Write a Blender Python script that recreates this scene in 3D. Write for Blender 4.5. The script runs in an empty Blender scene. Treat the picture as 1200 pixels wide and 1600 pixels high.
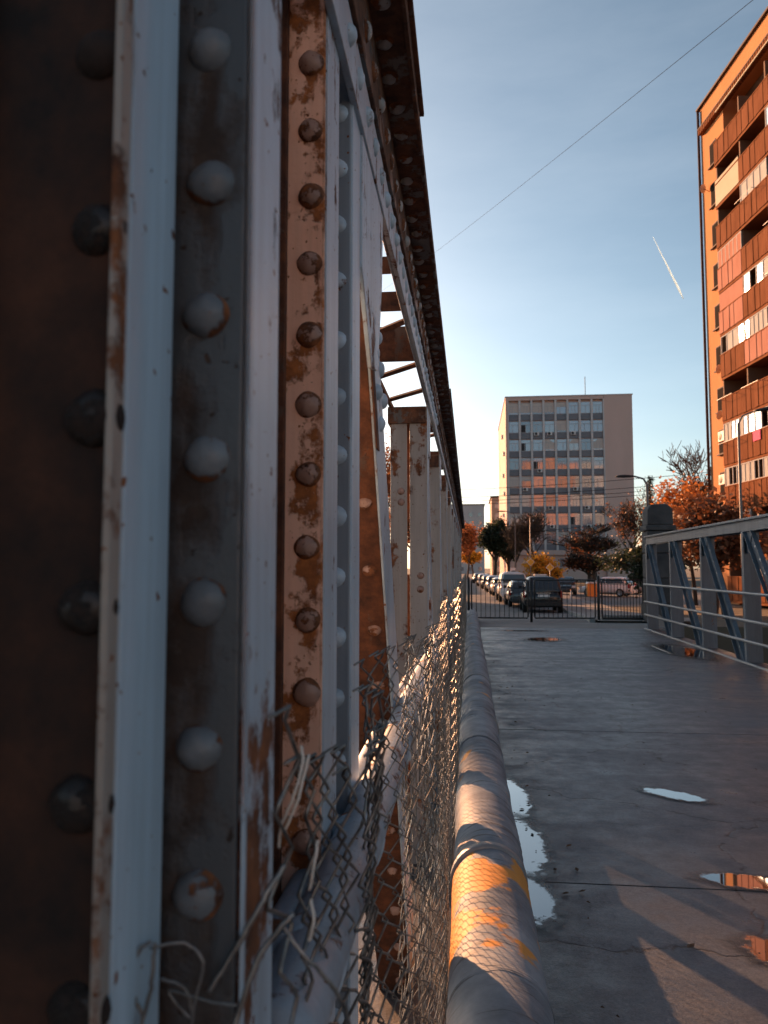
import bpy, bmesh, math, random
from mathutils import Vector, Matrix, noise
R = math.radians
random.seed(7)
sc = bpy.context.scene
COL = sc.collection

# ------------------------------------------------------------------ camera
CAM_Z = 1.4
cam_d = bpy.data.cameras.new('camera'); cam = bpy.data.objects.new('camera', cam_d); COL.objects.link(cam)
cam.location = (0, 0, CAM_Z)
cam.rotation_euler = (R(90 + 4.194), 0, R(6.308))
cam_d.sensor_fit = 'VERTICAL'; cam_d.sensor_height = 36; cam_d.sensor_width = 27; cam_d.lens = 27
cam_d.clip_start = 0.02; cam_d.clip_end = 20000
cam_d.dof.use_dof = True; cam_d.dof.focus_distance = 2.6; cam_d.dof.aperture_fstop = 8.0
sc.camera = cam

# ------------------------------------------------------------------ sky, sun, exposure
SUN_AZ = -33.0      # degrees from +Y, negative = towards -X
SUN_EL = 17.0
w = bpy.data.worlds.new('World'); sc.world = w; w.use_nodes = True
nt = w.node_tree; nt.nodes.clear()
out = nt.nodes.new('ShaderNodeOutputWorld'); bg = nt.nodes.new('ShaderNodeBackground')
sky = nt.nodes.new('ShaderNodeTexSky'); sky.sky_type = 'NISHITA'; sky.sun_disc = False
sky.sun_elevation = R(SUN_EL); sky.sun_rotation = R(SUN_AZ); sky.air_density = 1.0; sky.dust_density = 1.2; sky.ozone_density = 1.6
bg.inputs['Strength'].default_value = 0.072
# thin cirrus, the same all round the sky
tc = nt.nodes.new('ShaderNodeTexCoord'); mp = nt.nodes.new('ShaderNodeMapping'); mp.inputs['Scale'].default_value = (1.2, 1.2, 5.0)
cn = nt.nodes.new('ShaderNodeTexNoise'); cn.inputs['Scale'].default_value = 1.7; cn.inputs['Detail'].default_value = 7; cn.inputs['Roughness'].default_value = .6
cr = nt.nodes.new('ShaderNodeValToRGB'); cr.color_ramp.elements[0].position = .45; cr.color_ramp.elements[1].position = .8
cr.color_ramp.elements[0].color = (0, 0, 0, 1); cr.color_ramp.elements[1].color = (.07, .07, .07, 1)
hs = nt.nodes.new('ShaderNodeHueSaturation'); hs.inputs['Saturation'].default_value = .76; hs.inputs['Hue'].default_value = .483
m1 = nt.nodes.new('ShaderNodeVectorMath'); m1.operation = 'SCALE'; m1.inputs['Scale'].default_value = .12
gm = nt.nodes.new('ShaderNodeGamma'); gm.inputs['Gamma'].default_value = 1.32
m2 = nt.nodes.new('ShaderNodeVectorMath'); m2.operation = 'SCALE'; m2.inputs['Scale'].default_value = 1 / .12
mx = nt.nodes.new('ShaderNodeMix'); mx.data_type = 'RGBA'; mx.inputs[7].default_value = (9, 9.3, 9.6, 1)
L = nt.links.new
L(tc.outputs['Generated'], mp.inputs['Vector']); L(mp.outputs['Vector'], cn.inputs['Vector']); L(cn.outputs['Fac'], cr.inputs['Fac'])
L(sky.outputs['Color'], hs.inputs['Color']); L(hs.outputs['Color'], m1.inputs[0]); L(m1.outputs[0], gm.inputs['Color']); L(gm.outputs['Color'], m2.inputs[0]); L(m2.outputs[0], mx.inputs[6]); L(cr.outputs['Color'], mx.inputs[0])
L(mx.outputs[2], bg.inputs['Color']); L(bg.outputs['Background'], out.inputs['Surface'])

sd = bpy.data.lights.new('sun', 'SUN'); sun = bpy.data.objects.new('sun', sd); COL.objects.link(sun)
sd.energy = 5.0; sd.angle = R(.6); sd.color = (1.0, .46, .21)
a, e = R(SUN_AZ), R(SUN_EL)
to_sun = Vector((math.sin(a) * math.cos(e), math.cos(a) * math.cos(e), math.sin(e)))
sun.rotation_euler = to_sun.to_track_quat('Z', 'Y').to_euler(); sun.location = (-20, 20, 30)
sc.view_settings.view_transform = 'Standard'; sc.view_settings.look = 'None'
sc.view_settings.exposure = 1.28; sc.view_settings.gamma = 1.0; sc.view_settings.use_curve_mapping = False

# ------------------------------------------------------------------ helpers
class MB:
    """collects shapes, built as ONE mesh object"""
    def __init__(s): s.v = []; s.f = []; s.smooth = []
    def add(s, vs, fs, smooth=False):
        o = len(s.v); s.v += [tuple(p) for p in vs]
        for f in fs: s.f.append([i + o for i in f]); s.smooth.append(smooth)
        return s
    def box(s, x0, x1, y0, y1, z0, z1, M=None):
        vs = [Vector((x, y, z)) for z in (z0, z1) for y in (y0, y1) for x in (x0, x1)]
        if M: vs = [M @ p for p in vs]
        return s.add(vs, [(0, 2, 3, 1), (4, 5, 7, 6), (0, 1, 5, 4), (2, 6, 7, 3), (0, 4, 6, 2), (1, 3, 7, 5)])
    def prism(s, pts, axis, a0, a1):
        """polygon pts (2D) swept along axis between a0 and a1"""
        n = len(pts)
        def mk(p, q): return {'x': (q, p[0], p[1]), 'y': (p[0], q, p[1]), 'z': (p[0], p[1], q)}[axis]
        vs = [mk(p, a0) for p in pts] + [mk(p, a1) for p in pts]
        fs = [list(range(n))[::-1], list(range(n, 2 * n))] + [(i, (i + 1) % n, n + (i + 1) % n, n + i) for i in range(n)]
        return s.add(vs, fs)
    def tube(s, path, r, n=6, cap=True, smooth=True):
        path = [Vector(p) for p in path]; m = len(path)
        rr = r if isinstance(r, (list, tuple)) else [r] * m
        vs = []; ref = None
        for i, p in enumerate(path):
            t = (path[min(i + 1, m - 1)] - path[max(i - 1, 0)])
            t = t.normalized() if t.length > 1e-9 else Vector((0, 0, 1))
            if ref is None: ref = Vector((0, 0, 1)) if abs(t.z) < .9 else Vector((1, 0, 0))
            u = t.cross(ref)
            if u.length < 1e-5: u = t.cross(Vector((1, .3, 0)))
            u.normalize(); v = u.cross(t); ref = v
            for k in range(n):
                a = 2 * math.pi * k / n; vs.append(p + (u * math.cos(a) + v * math.sin(a)) * rr[i])
        fs = [(i * n + k, i * n + (k + 1) % n, (i + 1) * n + (k + 1) % n, (i + 1) * n + k) for i in range(m - 1) for k in range(n)]
        if cap: fs += [list(range(n))[::-1], [(m - 1) * n + k for k in range(n)]]
        return s.add(vs, fs, smooth)
    def lathe(s, prof, n, M=None, smooth=True):
        """profile (r, h) round local z"""
        vs = []; rings = []
        for r, h in prof:
            if r < 1e-6: rings.append([len(vs)]); vs.append(Vector((0, 0, h)))
            else:
                rings.append(list(range(len(vs), len(vs) + n)))
                vs += [Vector((r * math.cos(2 * math.pi * k / n), r * math.sin(2 * math.pi * k / n), h)) for k in range(n)]
        fs = []
        for A, B in zip(rings, rings[1:]):
            for k in range(n):
                k2 = (k + 1) % n
                if len(A) == 1 and len(B) == 1: continue
                if len(A) == 1: fs.append((A[0], B[k], B[k2])) 
                elif len(B) == 1: fs.append((A[k], A[k2], B[0]))
                else: fs.append((A[k], A[k2], B[k2], B[k]))
        if M: vs = [M @ p for p in vs]
        return s.add(vs, fs, smooth)
    def mesh(s, name, mat, shift=(0, 0, 0)):
        me = bpy.data.meshes.new(name); sh = Vector(shift)
        me.from_pydata([Vector(p) - sh for p in s.v], [], s.f)
        me.polygons.foreach_set('use_smooth', s.smooth)
        bm = bmesh.new(); bm.from_mesh(me); bmesh.ops.recalc_face_normals(bm, faces=bm.faces); bm.to_mesh(me); bm.free()
        if mat: me.materials.append(mat)
        me.update(); return me
    def build(s, name, mat, parent=None, bevel=0, local=False):
        root = parent
        while root is not None and root.parent is not None: root = root.parent
        sh = (0, 0, 0) if (local or root is None) else root.location
        o = bpy.data.objects.new(name, s.mesh(name, mat, sh)); COL.objects.link(o); o.parent = parent
        if bevel:
            b = o.modifiers.new('bevel', 'BEVEL'); b.width = bevel; b.segments = 2; b.limit_method = 'ANGLE'; b.angle_limit = R(40)
        return o

def inst(name, me, parent, loc, rot=(0, 0, 0), scale=(1, 1, 1)):
    o = bpy.data.objects.new(name, me); COL.objects.link(o); o.parent = parent
    o.location = loc; o.rotation_euler = rot; o.scale = scale; return o
def thing(name, label, cat, loc=(0, 0, 0), rz=0, group=None):
    o = bpy.data.objects.new(name, None); COL.objects.link(o); o.location = loc; o.rotation_euler = (0, 0, rz)
    o.empty_display_size = .1
    return tag(o, label, cat, group)
def tag(o, label, cat, group=None):
    o['label'] = label; o['category'] = cat
    if group: o['group'] = group
    return o
def struct(o): o['kind'] = 'structure'; return o
def stuff(o): o['kind'] = 'stuff'; return o

# ------------------------------------------------------------------ materials
def base_mat(name):
    m = bpy.data.materials.new(name); m.use_nodes = True
    return m, m.node_tree, m.node_tree.nodes['Principled BSDF']
def vec_in(nt, scale=(1, 1, 1), rnd=True):
    tc = nt.nodes.new('ShaderNodeTexCoord'); mp = nt.nodes.new('ShaderNodeMapping'); mp.inputs['Scale'].default_value = scale
    nt.links.new(tc.outputs['Object'], mp.inputs['Vector'])
    if rnd:
        oi = nt.nodes.new('ShaderNodeObjectInfo'); vm = nt.nodes.new('ShaderNodeMath'); vm.operation = 'MULTIPLY'; vm.inputs[1].default_value = 37.
        nt.links.new(oi.outputs['Random'], vm.inputs[0]); nt.links.new(vm.outputs[0], mp.inputs['Location'])
    return mp.outputs['Vector']
def noise_n(nt, vec, scale, detail=6, rough=.6):
    n = nt.nodes.new('ShaderNodeTexNoise'); n.inputs['Scale'].default_value = scale; n.inputs['Detail'].default_value = detail; n.inputs['Roughness'].default_value = rough
    nt.links.new(vec, n.inputs['Vector']); return n.outputs['Fac']
def ramp(nt, fac, stops):
    r = nt.nodes.new('ShaderNodeValToRGB'); el = r.color_ramp.elements
    while len(el) < len(stops): el.new(.5)
    for e_, (p, c) in zip(el, stops): e_.position = p; e_.color = (c if isinstance(c, tuple) else (c, c, c)) + (1,)
    nt.links.new(fac, r.inputs['Fac']); return r.outputs['Color']
def mixc(nt, fac, a, b, mode='MIX'):
    m = nt.nodes.new('ShaderNodeMix'); m.data_type = 'RGBA'; m.blend_type = mode
    for i, x in ((0, fac), (6, a), (7, b)):
        if isinstance(x, tuple): m.inputs[i].default_value = x + (1,)
        elif isinstance(x, (int, float)): m.inputs[i].default_value = x
        else: nt.links.new(x, m.inputs[i])
    return m.outputs[2]
def mathn(nt, op, a, b):
    m = nt.nodes.new('ShaderNodeMath'); m.operation = op
    for i, x in enumerate((a, b)):
        if isinstance(x, (int, float)): m.inputs[i].default_value = x
        else: nt.links.new(x, m.inputs[i])
    return m.outputs[0]
def bump(nt, b, h, strength, dist=.01):
    n = nt.nodes.new('ShaderNodeBump'); n.inputs['Strength'].default_value = strength; n.inputs['Distance'].default_value = dist
    nt.links.new(h, n.inputs['Height']); nt.links.new(n.outputs['Normal'], b.inputs['Normal'])

def m_var(name, c1, c2, scale=3., rough=.7, metal=0., bmp=.1, stretch=(1, 1, 1), spec=.5, detail=7, dist=.01, rough2=None):
    m, nt, b = base_mat(name); v = vec_in(nt, stretch)
    f = noise_n(nt, v, scale, detail)
    nt.links.new(ramp(nt, f, [(.3, c1), (.7, c2)]), b.inputs['Base Color'])
    b.inputs['Metallic'].default_value = metal; b.inputs['Specular IOR Level'].default_value = spec
    if rough2 is None: b.inputs['Roughness'].default_value = rough
    else: nt.links.new(ramp(nt, f, [(.3, rough), (.7, rough2)]), b.inputs['Roughness'])
    if bmp: bump(nt, b, noise_n(nt, v, scale * 6, 4), bmp, dist)
    return m
def m_rust(name, paint, amount, scale=9., paint2=None, rust=((.055, .022, .012), (.30, .105, .035)), streak=.5, rough=.42, flake=.5, edge=0, drip=None, soft=.02, ring=0):
    """old paint that flakes off rusting steel: patches, run-down streaks, pits"""
    m, nt, b = base_mat(name); v = vec_in(nt); vs_ = vec_in(nt, (5, 5, .55))
    n1 = noise_n(nt, v, scale, 9, .68); n2 = noise_n(nt, vs_, 2.2, 6, .6); n3 = noise_n(nt, v, scale * 5, 5, .7)
    comb = mathn(nt, 'ADD', mathn(nt, 'MULTIPLY', n1, 1 - streak), mathn(nt, 'MULTIPLY', n2, streak))
    comb = mathn(nt, 'ADD', comb, mathn(nt, 'MULTIPLY', mathn(nt, 'SUBTRACT', n3, .5), .16))
    if edge:      # paint worn off along the edges
        bv = nt.nodes.new('ShaderNodeBevel'); bv.samples = 4; bv.inputs['Radius'].default_value = edge
        gn = nt.nodes.new('ShaderNodeNewGeometry'); dt = nt.nodes.new('ShaderNodeVectorMath'); dt.operation = 'DOT_PRODUCT'
        nt.links.new(bv.outputs[0], dt.inputs[0]); nt.links.new(gn.outputs['Normal'], dt.inputs[1])
        ew = ramp(nt, dt.outputs['Value'], [(.80, .22), (.985, 0.)])
        comb = mathn(nt, 'ADD', comb, mathn(nt, 'MULTIPLY', ew, mathn(nt, 'MULTIPLY', n2, 1.6)))
    if drip:      # rust runs below each rivet
        dx, dz, pitch, wd = drip
        tc_ = nt.nodes.new('ShaderNodeTexCoord'); sx = nt.nodes.new('ShaderNodeSeparateXYZ'); nt.links.new(tc_.outputs['Object'], sx.inputs[0])
        ax = mathn(nt, 'ABSOLUTE', mathn(nt, 'ADD', mathn(nt, 'SUBTRACT', sx.outputs['X'], dx), mathn(nt, 'MULTIPLY', mathn(nt, 'SUBTRACT', n1, .5), .07)), 0)
        fx_ = ramp(nt, ax, [(wd * .4, 1.), (wd, 0.)])
        fz = mathn(nt, 'FRACT', mathn(nt, 'DIVIDE', mathn(nt, 'SUBTRACT', dz, sx.outputs['Z']), pitch), 0)
        fz = ramp(nt, fz, [(0., 1.), (.75, .1), (.93, .1), (.97, .6)])
        comb = mathn(nt, 'ADD', comb, mathn(nt, 'MULTIPLY', mathn(nt, 'MULTIPLY', fx_, fz), .09))
    if ring:      # rust creeping in from the rivet's rim
        tc_ = nt.nodes.new('ShaderNodeTexCoord'); ml = nt.nodes.new('ShaderNodeVectorMath'); ml.operation = 'MULTIPLY'; ml.inputs[1].default_value = (1, 1, 0)
        nt.links.new(tc_.outputs['Object'], ml.inputs[0]); ll = nt.nodes.new('ShaderNodeVectorMath'); ll.operation = 'LENGTH'; nt.links.new(ml.outputs[0], ll.inputs[0])
        comb = mathn(nt, 'ADD', comb, mathn(nt, 'MULTIPLY', ramp(nt, mathn(nt, 'MULTIPLY', ll.outputs['Value'], 1 / .018), [(.72, 0.), (.98, 1.)]), ring))
    chips = ramp(nt, noise_n(nt, v, scale * 11, 2, .5), [(.70, 0.), (.73, .2)])
    comb = mathn(nt, 'ADD', comb, chips)
    t = .5 + (.5 - amount) * .42
    mask = ramp(nt, comb, [(t - soft * .75, 0.), (t + soft, 1.)])
    halo = ramp(nt, comb, [(t - .035, 0.), (t + .02, .4)])
    p2 = paint2 or tuple(c * .62 for c in paint)
    pc = ramp(nt, noise_n(nt, vs_, 1.3, 7, .65), [(.32, p2), (.66, paint)])
    br = noise_n(nt, vec_in(nt, (60, 60, 1.6)), 1.0, 4, .6); gr = noise_n(nt, vs_, .7, 8, .7)
    pc = mixc(nt, 1., pc, ramp(nt, br, [(.3, (.84, .84, .83)), (.7, (1., 1., 1.))]), 'MULTIPLY')
    pc = mixc(nt, ramp(nt, gr, [(.50, 0.), (.72, .5)]), pc, tuple(c * .45 for c in paint))
    pc = mixc(nt, halo, pc, tuple(a_ * .45 + r_ * .55 for a_, r_ in zip(paint, rust[1])))
    rc = ramp(nt, noise_n(nt, v, scale * 2.3, 8, .7), [(.34, rust[0]), (.5, tuple((a_ + r_) / 2.3 for a_, r_ in zip(*rust))), (.68, rust[1])])
    nt.links.new(mixc(nt, mask, pc, rc), b.inputs['Base Color'])
    nt.links.new(ramp(nt, mask, [(0., rough), (1., .88)]), b.inputs['Roughness'])
    hgt = mathn(nt, 'SUBTRACT', mathn(nt, 'MULTIPLY', n3, .35), mathn(nt, 'MULTIPLY', mask, flake))
    bump(nt, b, hgt, .8, .004)
    return m
def m_flat(name, c, rough=.5, metal=0., spec=.5):
    m, nt, b = base_mat(name); b.inputs['Base Color'].default_value = c + (1,)
    b.inputs['Roughness'].default_value = rough; b.inputs['Metallic'].default_value = metal; b.inputs['Specular IOR Level'].default_value = spec
    return m
def m_glass(name, tint=(.3, .34, .38), rough=.06, metal=.55, wav=.02):
    m, nt, b = base_mat(name); v = vec_in(nt, (1, 1, 1))
    b.inputs['Base Color'].default_value = tint + (1,); b.inputs['Metallic'].default_value = metal; b.inputs['Roughness'].default_value = rough
    bump(nt, b, noise_n(nt, v, .7, 2), wav, .2)
    return m
def m_leaf(name, c1, c2):
    m, nt, b = base_mat(name); v = vec_in(nt)
    nt.links.new(ramp(nt, noise_n(nt, v, 1.6, 4), [(.3, c1), (.7, c2)]), b.inputs['Base Color'])
    b.inputs['Roughness'].default_value = .6; b.inputs['Subsurface Weight'].default_value = 0
    tr = nt.nodes.new('ShaderNodeBsdfTranslucent'); ms = nt.nodes.new('ShaderNodeMixShader'); ms.inputs[0].default_value = .35
    tr.inputs['Color'].default_value = tuple((x + y) / 2 for x, y in zip(c1, c2)) + (1,)
    o = nt.nodes['Material Output']; nt.links.new(b.outputs[0], ms.inputs[1]); nt.links.new(tr.outputs[0], ms.inputs[2]); nt.links.new(ms.outputs[0], o.inputs['Surface'])
    return m

SKYLIT_WHITE = (.57, .74, .89);  # white paint tinted with the blue of the skylight
M_white = m_rust('weathered skylit white paint', SKYLIT_WHITE, .13, 7, streak=.6, edge=.004)
M_white2 = m_rust('weathered skylit pale paint', (.52, .66, .79), .30, 8, streak=.55, edge=.004)  # skylight blue mixed into this paint colour too
M_grey = m_rust('slate grey paint', (.10, .115, .13), .45, 8, paint2=(.055, .062, .07), rust=((.025, .020, .018), (.085, .056, .042)), streak=.45, drip=(.216, 1.478 + .0997 * 5, .0997, .013), soft=.055)
M_blue = m_rust('blue grey paint', (.26, .33, .40), .26, 6, streak=.5, drip=(.181, 1.39, .1, .02))
M_salmon = m_rust('salmon paint with bounce warmth', (.95, .60, .46), .43, 11, paint2=(.88, .48, .33), rust=((.10, .032, .014), (.58, .20, .055)), streak=.45, edge=.006, drip=(.1795, 1.53, .0995, .02))  # warm bounce light put into the paint colour, rust on top
M_post = m_rust('stained pale post paint', (.40, .37, .35), .34, 8, streak=.5)
M_brown = m_rust('unlit dark rust', (.030, .020, .017), .72, 5, rust=((.008, .006, .006), (.07, .027, .014)), streak=.75, rough=.85)  # rust darkened in its colour for the unlit nearest face
M_rustbr = m_rust('brown rust', (.15, .085, .06), .70, 7, rust=((.035, .015, .010), (.19, .066, .028)), streak=.55, rough=.7)
M_lip = m_rust('stained beige edge', (.40, .37, .34), .26, 12, streak=.6)
M_rivet_w = m_rust('rivet pale paint', (.19, .215, .24), .22, 22, streak=.1, ring=.12)
M_rivet_b = m_rust('rivet rusted', (.46, .28, .22), .36, 25, streak=.1, ring=.12)
M_rivet_d = m_rust('rivet dark', (.022, .018, .017), .5, 20, rust=((.008, .006, .006), (.03, .016, .012)), streak=.1)  # rivets darkened in colour like the unlit plate behind them
M_rivet_u = m_rust('rivet mid grey', (.40, .41, .42), .36, 20, streak=.1, ring=.12)  # mid grey rivets along the chord
M_under = m_rust('dark underside paint', (.13, .125, .125), .58, 8, rust=((.03, .016, .012), (.20, .085, .045)), streak=.3)  # darker grey for flange, upper angle and head beams
M_steel = m_rust('blue grey bridge paint', (.14, .18, .225), .16, 6, streak=.4)
M_wire = m_var('galvanised wire', (.09, .088, .085), (.36, .35, .34), 40, .36, .7, 0)
M_wire_w = m_var('pale plastic wire', (.70, .66, .60), (.78, .74, .68), 30, .5, 0, 0)
M_pipe = m_rust('pale blue pipe paint', (.40, .48, .57), .36, 9, streak=.25)
M_deck = None

# ------------------------------------------------------------------ ground, river, street, deck
YB = [-2500, -400, -60, -32, -27, -22, 14, 17.5, 20.2, 20.6, 22, 27, 32, 38, 46, 60, 90, 140, 220, 400, 900, 6000]
def ground_z(y):
    tab = [(-2500, -.05), (-32, -.05), (-22, -5.0), (17.5, -5.0), (20.2, -.06), (22, -.06), (38, -.74), (60, -.74), (6000, -.74)]
    for (ya, za), (yb, zb) in zip(tab, tab[1:]):
        if y <= yb: return za + (zb - za) * (y - ya) / (yb - ya)
    return -.74
def sheet(name, mat, x0, x1, y0, y1, dz, nx=1, xf=None):
    ys = [y0] + [y for y in YB if y0 < y < y1] + [y1]
    m = MB(); vs = []
    for y in ys:
        xa, xb = xf(y) if xf else (x0, x1)
        for i in range(nx + 1): vs.append((xa + (xb - xa) * i / nx, y, ground_z(y) + dz))
    n = nx + 1
    m.add(vs, [(j * n + i, j * n + i + 1, (j + 1) * n + i + 1, (j + 1) * n + i) for j in range(len(ys) - 1) for i in range(nx)])
    return struct(m.build(name, mat))
M_earth = m_var('dry autumn earth', (.055, .045, .032), (.12, .10, .07), .35, .95, 0, .4, dist=.05)
M_asph = m_var('street asphalt', (.055, .057, .062), (.085, .087, .092), .8, .72, 0, .25, dist=.006)
M_pave = m_var('paving concrete', (.16, .155, .15), (.24, .235, .225), .9, .85, 0, .2, dist=.006)
M_kerb = m_var('kerb concrete', (.20, .20, .20), (.30, .30, .29), 2, .85, 0, .2)
M_water = m_flat('river water', (.02, .03, .03), .08)
sheet('ground', M_earth, -3000, 3000, -2500, 6000, 0)
wt = MB(); wt.box(-600, 600, -27, 17.6, -4.62, -4.6); struct(wt.build('river_water', M_water))
sheet('road', M_asph, -6.5, 4.0, 20.62, 900, .02, xf=lambda y: (-6.5, 3.15 + min(1.6, max(0, (y - 21) * .085))))
sheet('parking_lot', M_asph, 6, 60, 44, 80, .024)
sheet('pavement', M_pave, 0, 0, 20.62, 300, .10, xf=lambda y: (3.32 + min(1.6, max(0, (y - 21) * .085)), 5.9 + min(1.6, max(0, (y - 21) * .085))))
# kerb stones, each a stone of its own along the near stretch
kroot = tag(struct(bpy.data.objects.new('kerb', None)), 'line of grey concrete kerb stones along the street', 'kerb'); COL.objects.link(kroot)
kroot.location = (3.2, 21, 0); del kroot['category']; del kroot['label']
kst = MB().box(-.075, .075, -.49, .49, -.12, .125).mesh('kerb_stone', M_kerb)
for i in range(26):
    y = 21.4 + i; x = 3.235 + min(1.6, max(0, (y - 21) * .085))
    inst('kerb_stone', kst, kroot, (x - 3.2 + random.uniform(-.006, .006), y - 21, ground_z(y) + random.uniform(-.004, .004)), (0, 0, -R(4.85) if y < 39.8 else 0))

def m_deckf():
    m, nt, b = base_mat('worn bridge deck asphalt'); gp = nt.nodes.new('ShaderNodeNewGeometry'); v = gp.outputs['Position']
    mp_ = nt.nodes.new('ShaderNodeMapping'); mp_.inputs['Scale'].default_value = (.8, 1.6, 1); nt.links.new(v, mp_.inputs['Vector'])
    n1 = noise_n(nt, mp_.outputs['Vector'], 1.2, 10, .68); n2 = noise_n(nt, v, 6, 7, .7); n3 = noise_n(nt, v, 160, 3, .7); n4 = noise_n(nt, v, 28, 5, .75)
    c = ramp(nt, n1, [(.30, (.011, .017, .028)), (.46, (.027, .040, .060)), (.58, (.056, .075, .102)), (.72, (.13, .165, .205))])
    c = mixc(nt, ramp(nt, n2, [(.60, 0.), (.70, .75)]), c, (.018, .020, .025))                       # oily stains
    sx_ = nt.nodes.new('ShaderNodeSeparateXYZ'); nt.links.new(v, sx_.inputs[0])
    eg = mathn(nt, 'MAXIMUM', ramp(nt, mathn(nt, 'ADD', sx_.outputs['X'], mathn(nt, 'MULTIPLY', n4, .5)), [(.48, 1.), (.85, 0.)]), ramp(nt, mathn(nt, 'MULTIPLY', mathn(nt, 'ADD', sx_.outputs['X'], n4), .2), [(.82, 0.), (.92, 1.)]))
    c = mixc(nt, mathn(nt, 'MULTIPLY', eg, .8), c, (.020, .019, .018))                               # dirt gathered along both edges
    n5 = noise_n(nt, v, 55, 4, .8); c = mixc(nt, .32, c, ramp(nt, n5, [(.36, (.010, .012, .016)), (.64, (.15, .165, .19))]))
    c = mixc(nt, ramp(nt, n4, [(.66, 0.), (.72, .55)]), c, (.20, .205, .21))                         # scuffs and lime
    c = mixc(nt, ramp(nt, n4, [(.24, .8), (.31, 0.)]), c, (.012, .012, .014))                        # pits
    c = mixc(nt, .3, c, ramp(nt, n3, [(.35, (.012, .013, .015)), (.65, (.15, .155, .16))]))          # grit
    wv = nt.nodes.new('ShaderNodeVectorMath'); wv.operation = 'ADD'; nz_ = nt.nodes.new('ShaderNodeTexNoise'); nz_.inputs['Scale'].default_value = 3; nz_.inputs['Detail'].default_value = 6
    nt.links.new(v, nz_.inputs['Vector']); sc_ = nt.nodes.new('ShaderNodeVectorMath'); sc_.operation = 'SCALE'; sc_.inputs['Scale'].default_value = .5; nt.links.new(nz_.outputs['Color'], sc_.inputs[0])
    nt.links.new(v, wv.inputs[0]); nt.links.new(sc_.outputs[0], wv.inputs[1])
    vo = nt.nodes.new('ShaderNodeTexVoronoi'); vo.feature = 'DISTANCE_TO_EDGE'; vo.inputs['Scale'].default_value = .55; nt.links.new(wv.outputs[0], vo.inputs['Vector'])
    crk = mathn(nt, 'MULTIPLY', ramp(nt, vo.outputs['Distance'], [(.0, 1.), (.006, 0.)]), ramp(nt, n2, [(.42, 0.), (.5, 1.)]))
    c = mixc(nt, crk, c, (.008, .008, .009))
    nt.links.new(c, b.inputs['Base Color'])
    nt.links.new(ramp(nt, mathn(nt, 'ADD', mathn(nt, 'MULTIPLY', n1, .6), mathn(nt, 'MULTIPLY', n2, .4)), [(.38, .26), (.60, .62)]), b.inputs['Roughness']); b.inputs['Specular IOR Level'].default_value = .6
    bump(nt, b, mathn(nt, 'SUBTRACT', mathn(nt, 'ADD', mathn(nt, 'MULTIPLY', n3, .45), mathn(nt, 'MULTIPLY', n4, .8)), crk), .5, .005)
    return m
M_deck = m_deckf()
# deck plates butted together, seams run across
droot = struct(bpy.data.objects.new('bridge_deck', None)); COL.objects.link(droot); droot.location = (2, 9, 0)
seams = [-6, -2.0, .4, 2.1, 3.61, 4.45, 6.9, 11.2, 15.2, 18.55]
for i, (ya, yb) in enumerate(zip(seams, seams[1:])):
    m = MB(); m.box(-.55, 4.35, ya + .004, yb - .004, -.22, -.002 * (i % 2))
    m.build('deck_slab', M_deck, droot)
m = MB(); m.box(-.55, 4.35, 18.56, 18.70, -.22, -.03); m.build('expansion_joint', m_flat('joint rubber', (.015, .015, .016), .8), droot)
m = MB(); m.box(-.9, 4.9, 18.71, 20.62, -.3, -.012); m.build('approach_slab', M_pave, droot)
for x in (.2, 1.9, 3.6):
    m = MB(); m.box(x - .1, x + .1, -6, 20, -.75, -.24); m.build('floor_beam', M_steel, droot)

# puddles: films of water with ragged damp rims
def m_pudf():
    m, nt, b = base_mat('rain puddle film'); tc_ = nt.nodes.new('ShaderNodeTexCoord'); oi = nt.nodes.new('ShaderNodeObjectInfo')
    ln = nt.nodes.new('ShaderNodeVectorMath'); ln.operation = 'LENGTH'; nt.links.new(tc_.outputs['Object'], ln.inputs[0])
    gp = nt.nodes.new('ShaderNodeNewGeometry'); v = gp.outputs['Position']
    n1 = noise_n(nt, v, 11, 8, .68); n2 = noise_n(nt, v, 38, 3, .6)
    r_ = mathn(nt, 'ADD', ln.outputs['Value'], mathn(nt, 'MULTIPLY', mathn(nt, 'SUBTRACT', n1, .5), .95))
    r_ = mathn(nt, 'ADD', r_, mathn(nt, 'MULTIPLY', ramp(nt, n2, [(.66, 0.), (.72, 1.)]), .5))
    wet = ramp(nt, r_, [(.60, 1.), (.68, 0.)]); damp = ramp(nt, r_, [(.66, .85), (.95, 0.)])
    b.inputs['Base Color'].default_value = (.012, .013, .015, 1); b.inputs['Specular IOR Level'].default_value = 1.0; b.inputs['IOR'].default_value = 1.5
    nt.links.new(ramp(nt, wet, [(0., .45), (.9, .025)]), b.inputs['Roughness']); b.inputs['Coat Weight'].default_value = 0
    nt.links.new(wet, b.inputs['Coat Weight']); b.inputs['Coat Roughness'].default_value = .02; b.inputs['Coat IOR'].default_value = 1.7
    nt.links.new(mathn(nt, 'MAXIMUM', wet, damp), b.inputs['Alpha'])
    return m
M_puddle = m_pudf()
pud_me = MB().add([(0, 0, 0)] + [(math.cos(2 * math.pi * k / 40), math.sin(2 * math.pi * k / 40), 0) for k in range(40)], [(0, 1 + k, 1 + (k + 1) % 40) for k in range(40)]).mesh('puddle', M_puddle)
def puddle(cx, cy, rx, ry, rot, label, seed, lobes=3, z=.004):
    o = inst('puddle', pud_me, None, (cx, cy, z + seed * .0001), (0, 0, rot), (rx * 1.5, ry * 1.5, 1))
    return tag(o, label, 'puddle', 'puddles on the bridge deck')
puddle(1.25, 5.03, .20, .085, -.62, 'long pale puddle lying alone in the middle of the deck', 3, 2)
puddle(1.22, 3.70, .19, .075, -.15, 'puddle mirroring the orange building at the edge of the photo', 5, 2)
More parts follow.
